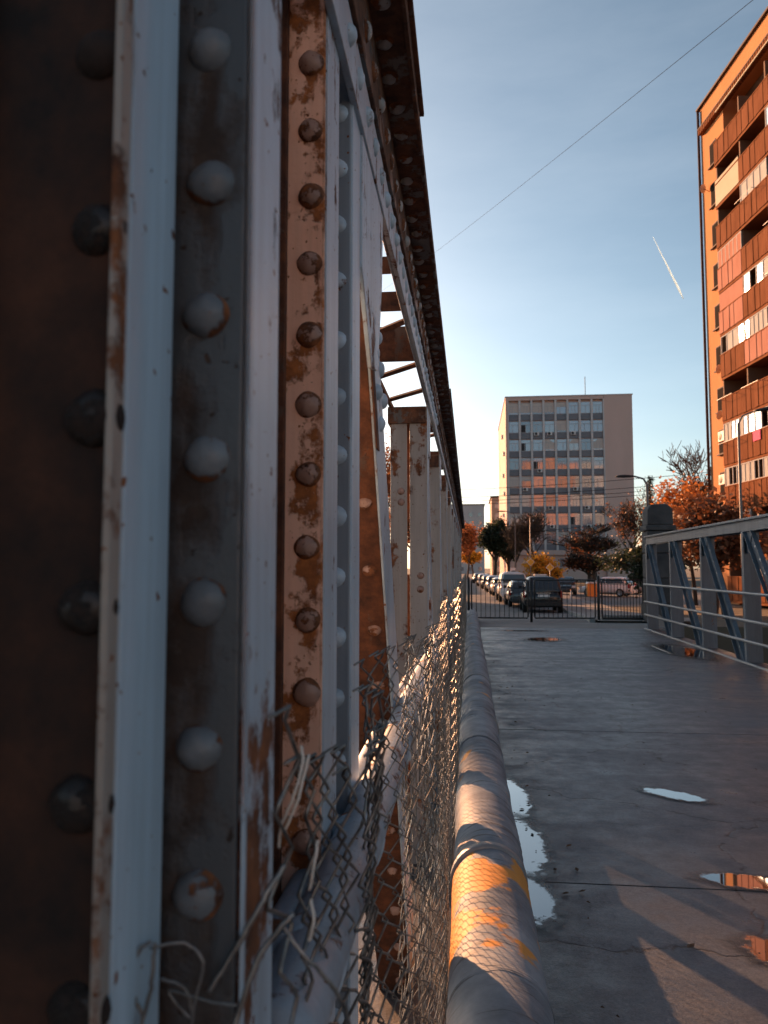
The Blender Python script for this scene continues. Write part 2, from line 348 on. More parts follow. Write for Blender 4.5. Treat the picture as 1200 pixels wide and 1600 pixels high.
puddle(1.13, 3.02, .16, .11, -.9, 'lowest puddle on the deck, beside the orange mirroring one', 9, 3)
puddle(.245, 4.86, .10, .40, .05, 'bright scalloped puddle against the foil wrapped pipe, farther one', 11, 4)
puddle(.25, 4.05, .115, .40, .03, 'bright scalloped puddle against the foil wrapped pipe, nearer one', 17, 5)
puddle(.26, 3.40, .085, .22, .1, 'dim small puddle at the foot of the foil wrapped pipe', 21, 3)
puddle(1.45, 15.5, .34, .42, -.3, 'dark puddle mirroring the barrier bars near the end of the deck', 23, 4)
puddle(1.2, 17.6, .5, .12, .05, 'narrow wet streak just before the expansion joint', 29, 3)
puddle(3.55, 13.6, .35, 1.1, .1, 'dark wet patch beside the steel railing truss', 31, 4)

lt = MB(); rl = random.Random(44)
for k in range(150):
    y = 2.2 + 16 * rl.random() ** 1.7; x = rl.choice((rl.uniform(.28, .5), rl.uniform(.3, 4.0), rl.uniform(.3, 4.0), rl.uniform(3.6, 4.05)))
    s_ = rl.uniform(.006, .022); a_ = rl.uniform(0, 6.28); u = Vector((math.cos(a_), math.sin(a_), rl.uniform(-.2, .3))) * s_; v_ = Vector((-u.y, u.x, rl.uniform(-.2, .2) * s_)) * .6; c = Vector((x, y, .009))
    lt.add([c - u, c - u * .2 + v_, c + u, c + u * .1 - v_, c + Vector((0, 0, .006))], [(0, 1, 4), (1, 2, 4), (2, 3, 4), (3, 0, 4)])
tag(stuff(lt.build('fallen_leaves', m_var('dead leaves', (.02, .015, .012), (.12, .06, .03), 3, .8, 0, 0))), 'dry dead leaves and grit scattered over the deck', 'leaf litter')

# ------------------------------------------------------------------ left riveted truss
TR = thing('bridge_truss', 'tall riveted steel bridge truss, flaking white paint and brown rust, filling the left side', 'bridge truss', (-.4, .4, 0))
def rivet_mesh(name, mat, r=.0175, n=20, seed=0):
    rq = random.Random(seed); ph = [rq.uniform(0, 6.28) for _ in range(4)]; fl = rq.uniform(.5, .68)
    prof = [(0, fl * r), (.3 * r, (fl - .03) * r), (.58 * r, (fl - .14) * r), (.8 * r, .32 * r), (.94 * r, .13 * r), (r, 0.0), (r * 1.03, -.004)]
    mb = MB().lathe(prof, n)
    mb.v = [(x * (1 + .05 * math.sin(math.atan2(y, x) * 2 + ph[0])) + .03 * r * noise.noise((x / r, y / r, ph[1])), y * (1 + .04 * math.sin(math.atan2(y, x) * 3 + ph[2])), z + .10 * r * noise.noise((x * 1.3 / r, y * 1.3 / r, ph[3] + seed))) for x, y, z in mb.v]
    return mb.mesh(name, mat)
def rset(mat, r=.0175, n=20): return [rivet_mesh('rivet', mat, r, n, k + 1) for k in range(4)]
RV = {k: rset(mt) for k, mt in (('w', M_rivet_w), ('b', M_rivet_b), ('d', M_rivet_d), ('s', M_under))}
RVs = rset(M_white2, .0185, 14); RVu = rset(M_rivet_u, .0185, 14)
RVx = rset(M_rivet_b, .0185, 20)
FRONT = (R(90), 0, 0)      # dome towards -Y
SIDE = (0, R(90), 0)       # dome towards +X
DOWN = (R(180), 0, 0)
def rivet(me, parent, x, y, z, rot, s=1.0):
    k = s * random.uniform(.95, 1.05)
    r0 = Vector(rot); 
    o = inst('rivet', random.choice(me), parent, Vector((x + random.uniform(-.0012, .0012) * (rot == FRONT), y, z + random.uniform(-.002, .002) * (rot != DOWN))) - TR.location, (r0.x + random.uniform(-.05, .05), r0.y + random.uniform(-.05, .05), random.uniform(-.04, .04)), (k, k * random.uniform(.94, 1.04), k * random.uniform(.85, 1.1)))
    return o
def plate(name, mat, x0, x1, y0, y1, z0, z1, parent=TR, bevel=.002):
    return MB().box(x0, x1, y0, y1, z0, z1).build(name, mat, parent, bevel)
ZB, ZT = -.35, 2.45
# near upright: stepped plates and angle legs
p1 = plate('cover_plate', M_brown, -.62, -.206, .419, .426, ZB, ZT)
plate('angle_leg', M_white, -.62, -.2, .427, .497, ZB, ZT)
plate('edge_lip', M_lip, -.2055, -.2005, .411, .4265, ZB, ZT)
MB().box(-.62, -.285, .405, .4185, ZB, ZT).build('strap_plate', M_brown, TR, .002)
MB().box(-.62, -.318, .39, .4045, ZB, ZT).build('strap_plate', M_brown, TR, .002)
p2 = plate('cover_plate', M_grey, -.45, -.1575, .518, .524, ZB, ZT)
plate('angle_leg', M_white2, -.45, -.154, .526, .606, ZB, ZT)
MB().box(-.1545, -.1525, .519, .5255, ZB, ZT).build('weld_bead', M_white, TR)
p3 = plate('cover_plate', M_salmon, -.5, -.200, 1.04, 1.046, ZB, ZT)
plate('angle_leg', M_white2, -.5, -.198, 1.047, 1.149, ZB, ZT)
MB().box(-.5, -.2525, 1.028, 1.0395, ZB, ZT).build('edge_strip', M_rustbr, TR, .002)
p4 = plate('cover_plate', M_blue, -.5, -.197, 1.26, 1.266, ZB, ZT)
plate('angle_leg', M_white, -.5, -.194, 1.267, 1.357, ZB, ZT)
plate('web_plate', M_brown, -.6, -.52, .43, 1.35, ZB, ZT)
for k in range(-9, 22):
    z = 1.4 + (888 - 708) / 1200 * .524 + .0997 * k
    if ZB < z < ZT and k > -6 and z < 2.2: rivet(RV['w'], p2, -.184 + random.uniform(-.001, .001), .518, z, FRONT)
    z = 1.4 + (888 - 630) / 1200 * .41 + .11 * k
    if k > -6 and ZB < z < 2.0: rivet(RV['d'], p1, -.217, .419, z, FRONT, .95)
    z = 1.4 + (888 - 738) / 1200 * 1.04 + .0995 * k
    if z > .6 and z < 2.19:
        rivet(RVx, p3, -.2205, 1.04, z, FRONT)
    z = 1.4 + (888 - 900) / 1200 * 1.26 + .1 * k
    if z > .6 and z < 2.19: rivet(RVs, p4, -.219, 1.26, z, FRONT, .9)
# top chord: web, angles, flange with cover plate
plate('chord_web', M_white2, -.206, -.20, 1.36, 20.6, 2.205, 2.455)
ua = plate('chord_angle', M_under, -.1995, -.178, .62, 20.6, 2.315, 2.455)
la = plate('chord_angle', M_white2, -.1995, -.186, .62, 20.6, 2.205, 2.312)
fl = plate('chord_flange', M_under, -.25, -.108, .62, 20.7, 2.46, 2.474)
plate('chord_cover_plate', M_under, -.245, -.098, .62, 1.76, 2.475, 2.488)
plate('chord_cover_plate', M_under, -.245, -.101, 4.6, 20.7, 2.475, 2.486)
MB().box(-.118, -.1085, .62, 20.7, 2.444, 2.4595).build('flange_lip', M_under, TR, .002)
far = MB(); y = .95
def dome(mb, x, y, z, M, r=.0175):
    prof = [(0, .6 * r), (.6 * r, .47 * r), (r, 0)]
    mb.lathe(prof, 8, Matrix.Translation((x, y, z)) @ M)
MS, MD = Matrix.Rotation(R(90), 4, 'Y'), Matrix.Rotation(R(180), 4, 'X')
while y < 20.4:
    if y < 4.6:
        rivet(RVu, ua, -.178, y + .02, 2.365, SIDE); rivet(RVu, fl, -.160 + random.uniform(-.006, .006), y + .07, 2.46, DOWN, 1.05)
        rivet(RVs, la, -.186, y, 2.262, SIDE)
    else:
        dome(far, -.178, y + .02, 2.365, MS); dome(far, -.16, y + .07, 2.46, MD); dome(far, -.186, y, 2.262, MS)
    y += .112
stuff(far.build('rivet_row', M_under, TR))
# gusset at the head of the diagonal, and its rivets
gus = MB().prism([(1.358, 2.204), (1.70, 2.204), (1.68, 2.03), (1.60, 1.82), (1.50, 1.80), (1.358, 1.95)], 'x', -.1995, -.190)
gus = gus.build('gusset_plate', M_white2, TR, .002)
def slant(name, mat, x0, x1, yt0, yt1, yb0, yb1, zt, zb, bevel=.002):
    vs = [(x, yy, zz) for x in (x0, x1) for yy, zz in ((yt0, zt), (yt1, zt), (yb1, zb), (yb0, zb))]
    m = MB(); m.add(vs, [(0, 1, 2, 3), (7, 6, 5, 4), (0, 4, 5, 1), (1, 5, 6, 2), (2, 6, 7, 3), (3, 7, 4, 0)])
    return m.build(name, mat, TR, bevel)
def yd(z): return 1.5 + (2.075 - z) * .60      # centre line of the diagonal
dg = slant('diagonal', M_rustbr, -.31, -.2065, yd(2.2) - .09, yd(2.2) + .09, yd(-.35) - .09, yd(-.35) + .09, 2.2, -.35)
ds = slant('diagonal_side_plate', M_white2, -.206, -.20, yd(2.2) - .1, yd(2.2) + .1, yd(-.35) - .1, yd(-.35) + .1, 2.2, -.35)
sp = slant('splice_plate', M_rustbr, -.1995, -.196, yd(2.0) - .105, yd(2.0) - .06, yd(1.66) - .105, yd(1.66) - .06, 2.0, 1.66)
for yy, zz in [(1.48, 2.161), (1.481, 2.064), (1.463, 1.958), (1.555, 1.916), (1.61, 1.86), (1.67, 1.791), (1.733, 1.731), (1.645, 1.995), (1.669, 1.913), (1.733, 1.857), (1.787, 1.794)]: rivet(RVs, ds, -.199, yy, zz, SIDE, .98)
for k in range(12):
    z = 1.55 - k * .15; rivet(RV['b'], dg, -.235, yd(z) - .09, z, (R(90) - .54, 0, 0), 1.0)
# laced far side of the chord: battens, lacing bars, slim angle
plate('chord_angle', M_rustbr, -.39, -.375, .62, 20.6, 2.2, 2.225)
for yb_, h0, h1 in ((2.1, 2.23, 2.28), (2.62, 2.3, 2.37), (2.95, 2.21, 2.35), (4.55, 2.21, 2.35), (6.2, 2.21, 2.35), (7.8, 2.21, 2.35), (9.4, 2.21, 2.35)):
    plate('batten_plate', M_rustbr, -.375, -.207, yb_, yb_ + .008, h0, h1)
for yb_ in (2.5, 3.05, 3.5, 4.15, 4.7, 5.75, 6.3, 7.4, 8, 9):
    MB().tube([(-.375, yb_ + .18, 2.222), (-.207, yb_, 2.222)], .012, 4, smooth=False).build('lacing_bar', M_rustbr, TR)
# plain uprights farther along: two flanges with a gap, side legs, head beam
for j in range(11):
    yp = 3.75 + 1.65 * j; mt = M_post
    f1 = plate('post_flange', mt, -.3825, -.30, yp, yp + .008, -.35, 2.2); f2 = plate('post_flange', mt, -.2875, -.201, yp, yp + .008, -.35, 2.2)
    plate('post_angle', M_white, -.207, -.20, yp + .009, yp + .08, -.35, 2.2); plate('post_angle', mt, -.3825, -.376, yp + .009, yp + .08, -.35, 2.2)
    plate('lacing_plate', M_rustbr, -.31, -.278, yp + .05, yp + .056, -.35, 1.37); plate('lacing_plate', M_rustbr, -.31, -.278, yp + .05, yp + .056, 1.65, 2.2)
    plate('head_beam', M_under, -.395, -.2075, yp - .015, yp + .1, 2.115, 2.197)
    MB().box(-.216, -.20, yp + .1, yp + .31, 1.98, 2.2).build('post_gusset', M_white2, TR, .003)
    if j == 0:
        for z in (1.78, 1.725): rivet(RV['b'], f1, -.33, yp, z, FRONT, 1.0)
        for z in (1.365, 1.3): rivet(RV['b'], f2, -.235, yp, z, FRONT, 1.0)
    if j < 10:
        ya, yb_ = yp + .15, yp + 1.1
        slant('diagonal', M_white2, -.28, -.21, ya, ya + .15, yb_, yb_ + .15, 2.2, -.35, .003)
plate('bottom_chord', M_blue, -.31, -.20, .2, 20.7, -.72, -.36)

# two pipes strapped to the truss inside
def rail_pipe(x, z, r, y0, y1, label, bands, patches=True):
    t = thing('utility_pipe', label, 'pipe', (x, y0, z), group='painted pipes clipped along the truss')
    path = []; n = 60
    for i in range(n + 1):
        y = y0 + (y1 - y0) * (i / n) ** 1.6; path.append((x + .006 * math.sin(y * 1.7), y, z + .01 * math.sin(y * .9)))
    MB().tube(path, r, 24).build('pipe', M_pipe, t)
    for yb_ in bands:
        MB().tube([(x, yb_ - .022, z), (x, yb_ - .02, z), (x, yb_ + .02, z), (x, yb_ + .022, z)], [r * 1.01, r * 1.16, r * 1.16, r * 1.01], 24).build('collar', M_white2, t, .001)
    return t
rail_pipe(-.168, 1.0, .036, .64, 20.3, 'pale blue pipe with sunlit cream patches behind the torn wire mesh', (.80, 1.14, 1.7, 2.6, 4.0, 6.0, 9.0))
rail_pipe(-.226, .97, .022, .62, 20.3, 'pale pipe tight against the rusty uprights, left of its twin', (.72, 1.2, 1.6, 2.4, 3.2))

# ------------------------------------------------------------------ wrapped heating pipe on the deck
def m_foil():
    m, nt, b = base_mat('weathered pipe wrap'); v = vec_in(nt, (1, 1, 1), False); v2 = vec_in(nt, (1, 9, 1), False)
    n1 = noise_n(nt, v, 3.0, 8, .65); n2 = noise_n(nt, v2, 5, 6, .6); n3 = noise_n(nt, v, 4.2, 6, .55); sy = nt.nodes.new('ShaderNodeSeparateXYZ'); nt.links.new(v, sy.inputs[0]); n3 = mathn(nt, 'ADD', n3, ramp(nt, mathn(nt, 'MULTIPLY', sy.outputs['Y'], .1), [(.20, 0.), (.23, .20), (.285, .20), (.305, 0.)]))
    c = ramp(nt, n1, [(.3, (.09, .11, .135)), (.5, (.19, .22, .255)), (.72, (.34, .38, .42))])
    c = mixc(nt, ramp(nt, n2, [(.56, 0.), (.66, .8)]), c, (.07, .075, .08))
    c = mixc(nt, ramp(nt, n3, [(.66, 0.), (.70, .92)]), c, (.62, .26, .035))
    nt.links.new(c, b.inputs['Base Color']); b.inputs['Roughness'].default_value = .62; b.inputs['Specular IOR Level'].default_value = .3
    bump(nt, b, mathn(nt, 'ADD', n2, mathn(nt, 'MULTIPLY', n1, .6)), .35, .006)
    return m
M_foil = m_foil()
M_band = m_var('dull wrap band', (.16, .17, .18), (.30, .31, .32), 6, .5, .3, .2)
random.seed(21)
HP = thing('heating_pipe', 'fat foil wrapped heating pipe lying along the deck with orange stains', 'pipe', (.07, .2, 0))
ys = [.0, 1.15, 2.22, 3.18, 4.3, 5.2, 6.1, 7.1, 8.2, 9.2, 10.2, 11.3, 12.3, 13.4, 14.4, 15.5, 16.6, 17.7, 18.8, 19.8, 20.8, 21.6]
for i, (ya, yb_) in enumerate(zip(ys, ys[1:])):
    r0 = .144 + random.uniform(-.001, .003); m = MB(); nL = int((yb_ - ya) / .03) if ya < 8 else 12; nR = 40 if ya < 8 else 24
    vs = []
    for j in range(nL + 1):
        y = ya + (yb_ + .012 - ya) * j / nL
        wr = .0035 * (math.sin(j * 2.1) * (1 if 8 > ya > 3 else .25))
        for k in range(nR):
            t = 2 * math.pi * k / nR
            q = r0 + (wr * 1.6) * (.5 + .5 * math.sin(t * 1.0 + y * 4)) + .005 * noise.noise((math.cos(t) * 2, math.sin(t) * 2, y * 3.1)) + (.003 if j in (0, nL) else 0)
            vs.append((.068 + .006 * math.sin(y * .8) + q * math.cos(t), y, .150 + q * math.sin(t) + .004 * math.sin(y * 1.3)))
    m.add(vs, [(j * nR + k, j * nR + (k + 1) % nR, (j + 1) * nR + (k + 1) % nR, (j + 1) * nR + k) for j in range(nL) for k in range(nR)], True)
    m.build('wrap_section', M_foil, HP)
    if i in (3, 6, 8, 11, 15):
        m = MB(); yy = ya + .006
        m.tube([(.068, yy - .026, .15), (.068, yy - .025, .15), (.068, yy + .025, .15), (.068, yy + .026, .15)], [.142, .1535, .1535, .142], 40)
        m.build('clamp_band', M_band, HP)
m = MB(); m.lathe([(0, .11), (.06, .10), (.11, .06), (.143, 0)], 24, Matrix.Translation((.068, 21.6, .15)) @ Matrix.Rotation(R(-90), 4, 'X')); m.build('end_cap', M_foil, HP)
m = MB(); m.tube([(.068, 21.55, .15), (.068, 21.62, -.1)], .12, 20); m.build('elbow', M_foil, HP)

# ------------------------------------------------------------------ chain link mesh, slack and torn at the near end
def fence_xy(s):
    """arc length s from the torn near end -> plan position"""
    P_ = [(0, -.135, .55), (.12, -.140, .67), (.28, -.115, .83), (.5, -.118, 1.05), (.75, -.105, 1.32), (1.0, -.10, 1.58)]
    if s < 1.0:
        for (a_, x0, y0), (b_, x1, y1) in zip(P_, P_[1:]):
            if s <= b_:
                t = (s - a_) / (b_ - a_); return x0 + (x1 - x0) * t, y0 + (y1 - y0) * t
    y = 1.58 + (s - 1.0) * .93
    return -.10 + .015 * min(1, (y - 1.58) / 4), y
def fence_pt(s, v, top):
    x, y = fence_xy(s)
    env = max(0., min(1., (s - .25) / .35)) * (1. if y < 1.9 else max(.22, 1 - (y - 1.9) / .9))
    x += env * (.034 * math.sin(y * 11 + 1.2 * math.sin(v * 4)) + .006 * math.sin(y * 37 + v * 7)) 
    q = noise.noise((s * 2.3, v * 2.1, 4.)); q2 = noise.noise((s * 3.1, v * 2.7, 9.)); q3 = noise.noise((s * 9, v * 9, 2.))
    near = max(0., 1 - s / .8)
    q4 = noise.noise((s * 14, v * 14, 31.))
    x += (.012 + .035 * near) * q + .018 * near * q3; y += (.012 + .05 * near) * q2 + .03 * near * q4; z = v + (.012 + .05 * near) * noise.noise((s * 2.6, v * 3, 17.)) + .03 * near * q3
    return x, y, z
def fence_top(s):
    x, y = fence_xy(s)
    return 1.255 + .03 * math.sin(s * 3) + .02 * noise.noise((s * 1.7, 3, 0)) - (.06 * max(0, 1 - abs(s - .30) / .3)) + (.02 if s < .2 else 0)
WV = .027
m = MB(); i = 0
rf = random.Random(4)
while True:
    s0 = i * WV
    if fence_xy(s0)[1] > 20.2: break
    top = fence_top(s0); pts = []; nj = int((top - .03) / WV)
    lo = 0 if s0 > .5 else int(nj * .35)
    for j in range(lo, nj + 1):
        s = s0 + ((j + i) % 2) * WV * (1.04); nrm = .004 if (j + i) % 2 else -.004
        x, y, z = fence_pt(s, .03 + j * WV, top); pts.append((x + nrm, y, z))
        if s0 < 3.2 and j < nj:      # rounded knuckles close to the camera
            x2, y2, z2 = fence_pt(s0 + (.9 if (j + i) % 2 else .1) * WV, .03 + (j + .28) * WV, top); pts.append((x2 + nrm * .4, y2, z2))
    if s0 < 3.2:
        x, y, z = pts[-1]; pts += [(x + .006, y - .012, z + .012), (x - .008, y - .016, z + .004)]
    if s0 < .45 and rf.random() < .2:      # torn wires
        pts = pts[:int(len(pts) * rf.uniform(.55, .9))]
    m.tube(pts, (.0018 if s0 < .6 else .0013) if s0 < 3 else .0015, 4 if s0 < 3 else 3, cap=False); i += 1
CF = m.build('chain_link_fence', M_wire); tag(CF, 'slack rusty chain link mesh, torn at its near end, between truss and pipe', 'wire fence')
# tension rope along the mesh
# loose strands
def strand(pts, r, mat, label, nm='loose_wire', grp=None):
    if pts[0][1] > .55: pts = [(x * .74, y * .74, 1.4 + (z - 1.4) * .74) for x, y, z in pts]; r *= .8
    q = []
    P_ = [Vector(p) for p in pts]
    for k in range(len(P_) - 1):       # catmull rom
        p0, p1_, p2_, p3_ = P_[max(k - 1, 0)], P_[k], P_[k + 1], P_[min(k + 2, len(P_) - 1)]
        for t in [u / 8 for u in range(8)]:
            q.append(.5 * ((2 * p1_) + (p2_ - p0) * t + (2 * p0 - 5 * p1_ + 4 * p2_ - p3_) * t * t + (3 * p1_ - p0 - 3 * p2_ + p3_) * t ** 3))
    q.append(P_[-1]); q = [p_ + Vector((random.uniform(-1, 1), random.uniform(-1, 1), random.uniform(-1, 1))) * r * .35 for p_ in q]; o = MB().tube(q, r, 6).build(nm, mat); return tag(o, label, 'wire', grp)
WG = 'loose ends of fence wire'
strand([(-.192, .461, 1.176), (-.200, .461, 1.169), (-.202, .46, 1.148), (-.196, .46, 1.132), (-.198, .455, 1.12), (-.191, .46, 1.150), (-.190, .462, 1.175)], .0013, M_wire, 'thin wire loop hanging before the broad white upright', grp=WG)
strand([(-.196, .47, 1.168), (-.178, .48, 1.167), (-.166, .48, 1.156), (-.171, .48, 1.131), (-.173, .48, 1.10)], .0009, M_wire, 'fine curved wire over the dark grey rivet column, upper one', grp=WG)
strand([(-.193, .48, 1.145), (-.177, .48, 1.140), (-.173, .48, 1.123), (-.187, .48, 1.138), (-.160, .48, 1.133), (-.144, .48, 1.132)], .0009, M_wire, 'fine kinked wire at the foot of the grey rivet column', grp=WG)
strand([(-.171, .78, 1.221), (-.168, .775, 1.205), (-.176, .77, 1.173), (-.19, .78, 1.141), (-.195, .79, 1.116)], .0014, M_wire_w, 'long pale plastic coated wire curving over the salmon upright', grp=WG)
strand([(-.164, .785, 1.211), (-.172, .775, 1.170), (-.187, .78, 1.135)], .0014, M_wire_w, 'shorter pale coated wire crossing the long pale one', grp=WG)
strand([(-.152, .775, 1.13), (-.155, .77, 1.105), (-.161, .78, 1.08)], .0014, M_wire_w, 'pale wire piece beside the lowest salmon rivets', grp=WG)
strand([(-.158, .77, 1.075), (-.154, .765, 1.058), (-.159, .77, 1.035)], .0014, M_wire_w, 'lowest short pale wire piece in the torn mesh', grp=WG)
strand([(-.172, .72, 1.126), (-.19, .70, 1.097), (-.208, .69, 1.064), (-.23, .68, 1.03)], .0024, M_wire, 'dark thick wire slanting down left of the torn mesh', grp=WG)
strand([(-.160, .7, 1.09), (-.181, .69, 1.067), (-.196, .68, 1.033), (-.209, .67, .985), (-.21, .66, .93)], .0024, M_wire, 'dark thick wire slanting down to the lower pipe', grp=WG)
strand([(-.18, .74, 1.066), (-.161, .735, 1.043), (-.136, .74, 1.016), (-.118, .75, .977), (-.11, .76, .9)], .0020, M_wire, 'dark twisted wire falling right over the cream pipe patch', grp=WG)

# ------------------------------------------------------------------ railing truss on the right side of the deck
RX = 4.1
RT = thing('railing_truss', 'low blue grey steel railing truss with slanting members along the right deck edge', 'railing', (RX, 18.5, 0))
def pl(name, mat, x0, x1, y0, y1, z0, z1, par=None, bevel=.004): return MB().box(x0, x1, y0, y1, z0, z1).build(name, mat, par or RT, bevel)
pl('top_chord', M_steel, RX - .02, RX + .30, -4, 18.62, 2.115, 2.15)
pl('chord_web', M_steel, RX + .02, RX + .045, -4, 18.55, 1.95, 2.114)
pl('chord_web', M_steel, RX + .24, RX + .26, -4, 18.55, 1.95, 2.114)
pl('bottom_chord', M_steel, RX + .0, RX + .3, -4, 18.6, -.28, -.02)
bolt = MB().lathe([(0, .014), (.012, .012), (.02, .003), (.021, 0)], 10).mesh('bolt', m_flat('bare bolt', (.6, .62, .64), .4, .4))
for j in range(10):
    y = 18.5 - j * 2.12
    if y < -4: break
    pl('post', M_steel, RX - .005, RX + .015, y - .07, y + .02, -.02, 1.949) ; pl('post_flange', M_steel, RX + .016, RX + .25, y - .012, y, -.02, 1.949)
    MB().prism([(y - .30, 1.949), (y + .14, 1.949), (y + .05, 1.62), (y - .14, 1.62)], 'x', RX + .046, RX + .056).build('gusset_plate', M_steel, RT, .002)
    # diagonal: head at this post, foot towards the next one nearer
    ya, yb_ = y - .05, y - 1.75
    def bar(x0, x1, o0, o1, name):
        vs = [(x, yy, zz) for x in (x0, x1) for yy, zz in ((ya + o0, 1.95), (ya + o1, 1.95), (yb_ + o1, 0), (yb_ + o0, 0))]
        mm = MB(); mm.add(vs, [(0, 1, 2, 3), (7, 6, 5, 4), (0, 4, 5, 1), (1, 5, 6, 2), (2, 6, 7, 3), (3, 7, 4, 0)]); return mm.build(name, M_steel, RT, .003)
    d = bar(RX + .06, RX + .075, -.30, .0, 'diagonal'); bar(RX + .0, RX + .059, -.315, -.30, 'diagonal_flange'); bar(RX + .0, RX + .059, .0, .015, 'diagonal_flange')
    for k in range(5):
        f = .12 + k * .1 if k < 3 else .82 + (k - 3) * .08
        yy, zz = ya + (yb_ - ya) * f - .15, 1.95 * (1 - f)
        inst('bolt', bolt, d, (RX + .06 - RT.location.x, yy - RT.location.y, zz), (0, R(-90), 0), (1.3, 1.3, 1.3))
for z in (1.03, .63, .33):
    MB().tube([(RX - .045, -4, z), (RX - .045, 6, z - .006), (RX - .045, 12, z), (RX - .045, 18.55, z)], .024, 10).build('handrail', M_steel, RT)
MB().tube([(RX - .045, -4, .0), (RX - .045, 18.55, .0)], .028, 8).build('kick_rail', M_steel, RT)
# masonry pier at the bridge end
M_stone = m_var('dark weathered stone', (.035, .036, .04), (.085, .085, .088), 2.2, .9, 0, .5, dist=.03)
PR = thing('stone_pier', 'dark weathered stone pier with stepped cap behind the railing end', 'pier', (4.95, 20.9, 0))
for z0, z1, e_ in ((-.1, .5, .40), (.5, 1.15, .34), (1.15, 1.8, .335), (1.8, 2.38, .34)):
    MB().box(4.95 - e_, 4.95 + e_, 20.9 - e_, 20.9 + e_, z0, z1 - .012).build('stone_block', M_stone, PR, .025)
MB().box(4.57, 5.33, 20.52, 21.28, 2.38, 2.52).build('cornice', M_stone, PR, .03)
MB().prism([(4.62, 2.52), (5.28, 2.52), (5.26, 2.95), (5.12, 3.08), (4.72, 3.06), (4.63, 2.93)], 'y', 20.56, 21.24).build('cap_stone', M_stone, PR, .04)
MB().prism([(4.3, -.02), (4.66, -.02), (4.62, .2), (4.5, .3), (4.34, .18)], 'y', 19.1, 19.5).build('rubble_block', M_stone)
rb = bpy.data.objects['rubble_block']; rb.data.materials[0] = M_kerb; tag(rb, 'broken pale concrete lump at the foot of the railing end', 'concrete block')

# ------------------------------------------------------------------ black barrier panels at the end of the deck
M_black = m_var('black painted tube', (.010, .011, .012), (.02, .02, .022), 9, .45, 0, 0)
def barrier(x0, y0, x1, y1, label, bars, closed=True):
    t = thing('street_barrier', label, 'barrier', (x0, y0, 0), group='black tube barriers across the bridge end')
    A, B = Vector((x0, y0, 0)), Vector((x1, y1, 0)); d = (B - A); up = Vector((0, 0, 1))
    r = .06 / d.length
    fr = [A + d * .0 + up * .12, A + up * 1.05, A + d * r * .3 + up * 1.09, A + d * (1 - r * .3) + up * 1.09, B + up * 1.05, B + up * .12, B - d * r * .3 + up * .08, A + d * r * .3 + up * .08, A + up * .12]
    MB().tube(fr, .021, 8).build('frame', M_black, t)
    for k in range(1, bars):
        p = A + d * (k / bars); MB().tube([p + up * .08, p + up * 1.09], .0095, 6).build('bar', M_black, t)
    return t
def bpost(x, y, label, h=1.16):
    o = MB().tube([(x, y, -.06), (x, y, h)], .036, 10).build('barrier_post', M_black); tag(o, label, 'post', 'posts of the black barriers'); return o
bpost(-.02, 20.9, 'black barrier post beside the far pipe end')
barrier(.06, 20.9, 1.55, 20.9, 'black tube barrier panel next to the pipe end', 12)
bpost(1.64, 20.9, 'black barrier post in front of the black car')
barrier(1.73, 20.92, 3.32, 21.02, 'middle black tube barrier panel in front of the black car', 13)
bpost(3.41, 21.02, 'black barrier post by the kerb', 1.2)
barrier(3.5, 21.03, 4.56, 21.06, 'black tube barrier panel between kerb and stone pier', 13)
m = MB(); m.box(3.5, 4.6, 21.1, 21.35, -.05, .16); tag(m.build('barrier_footing', M_kerb, None, .02), 'low concrete footing under the barrier panel by the stone pier', 'footing')

# ------------------------------------------------------------------ vehicles
M_tyre = m_flat('tyre rubber', (.012, .012, .012), .85); M_rim = m_flat('wheel rim', (.32, .33, .34), .35, .7)
M_cglass = m_glass('car glass', (.06, .07, .08), .05, .35, 0)
M_red = m_flat('tail lamp red', (.35, .02, .015), .25); M_lamp = m_flat('head lamp clear', (.7, .72, .74), .15); M_plate = m_flat('number plate', (.75, .76, .76), .4)
M_trim = m_flat('dark plastic trim', (.016, .016, .017), .6)
CARP = {}
def carpaint(name, c, metal=.1):
    if name not in CARP:
        m, nt, b = base_mat(name); b.inputs['Base Color'].default_value = c + (1,); b.inputs['Roughness'].default_value = .32; b.inputs['Metallic'].default_value = metal
        b.inputs['Coat Weight'].default_value = .7; b.inputs['Coat Roughness'].default_value = .06; CARP[name] = m
    return CARP[name]
def loft(m, stations, n=14, pw=3.2, smooth=True):
    """stations: (y, halfwidth bottom, halfwidth top, z0, z1); superellipse sections"""
    vs = []
    for y, wb, wt_, z0, z1 in stations:
        for k in range(n):
            t = 2 * math.pi * (k + .5) / n; c, s_ = math.cos(t), math.sin(t)
            xx = math.copysign(abs(c) ** (2 / pw), c); zz = math.copysign(abs(s_) ** (2 / pw), s_)
            q = (zz + 1) / 2; vs.append(((wb + (wt_ - wb) * q) * xx, y, z0 + (z1 - z0) * q))
    N = len(stations)
    m.add(vs, [(j * n + k, j * n + (k + 1) % n, (j + 1) * n + (k + 1) % n, (j + 1) * n + k) for j in range(N - 1) for k in range(n)] + [list(range(n)), [(N - 1) * n + k for k in range(n)]], smooth)
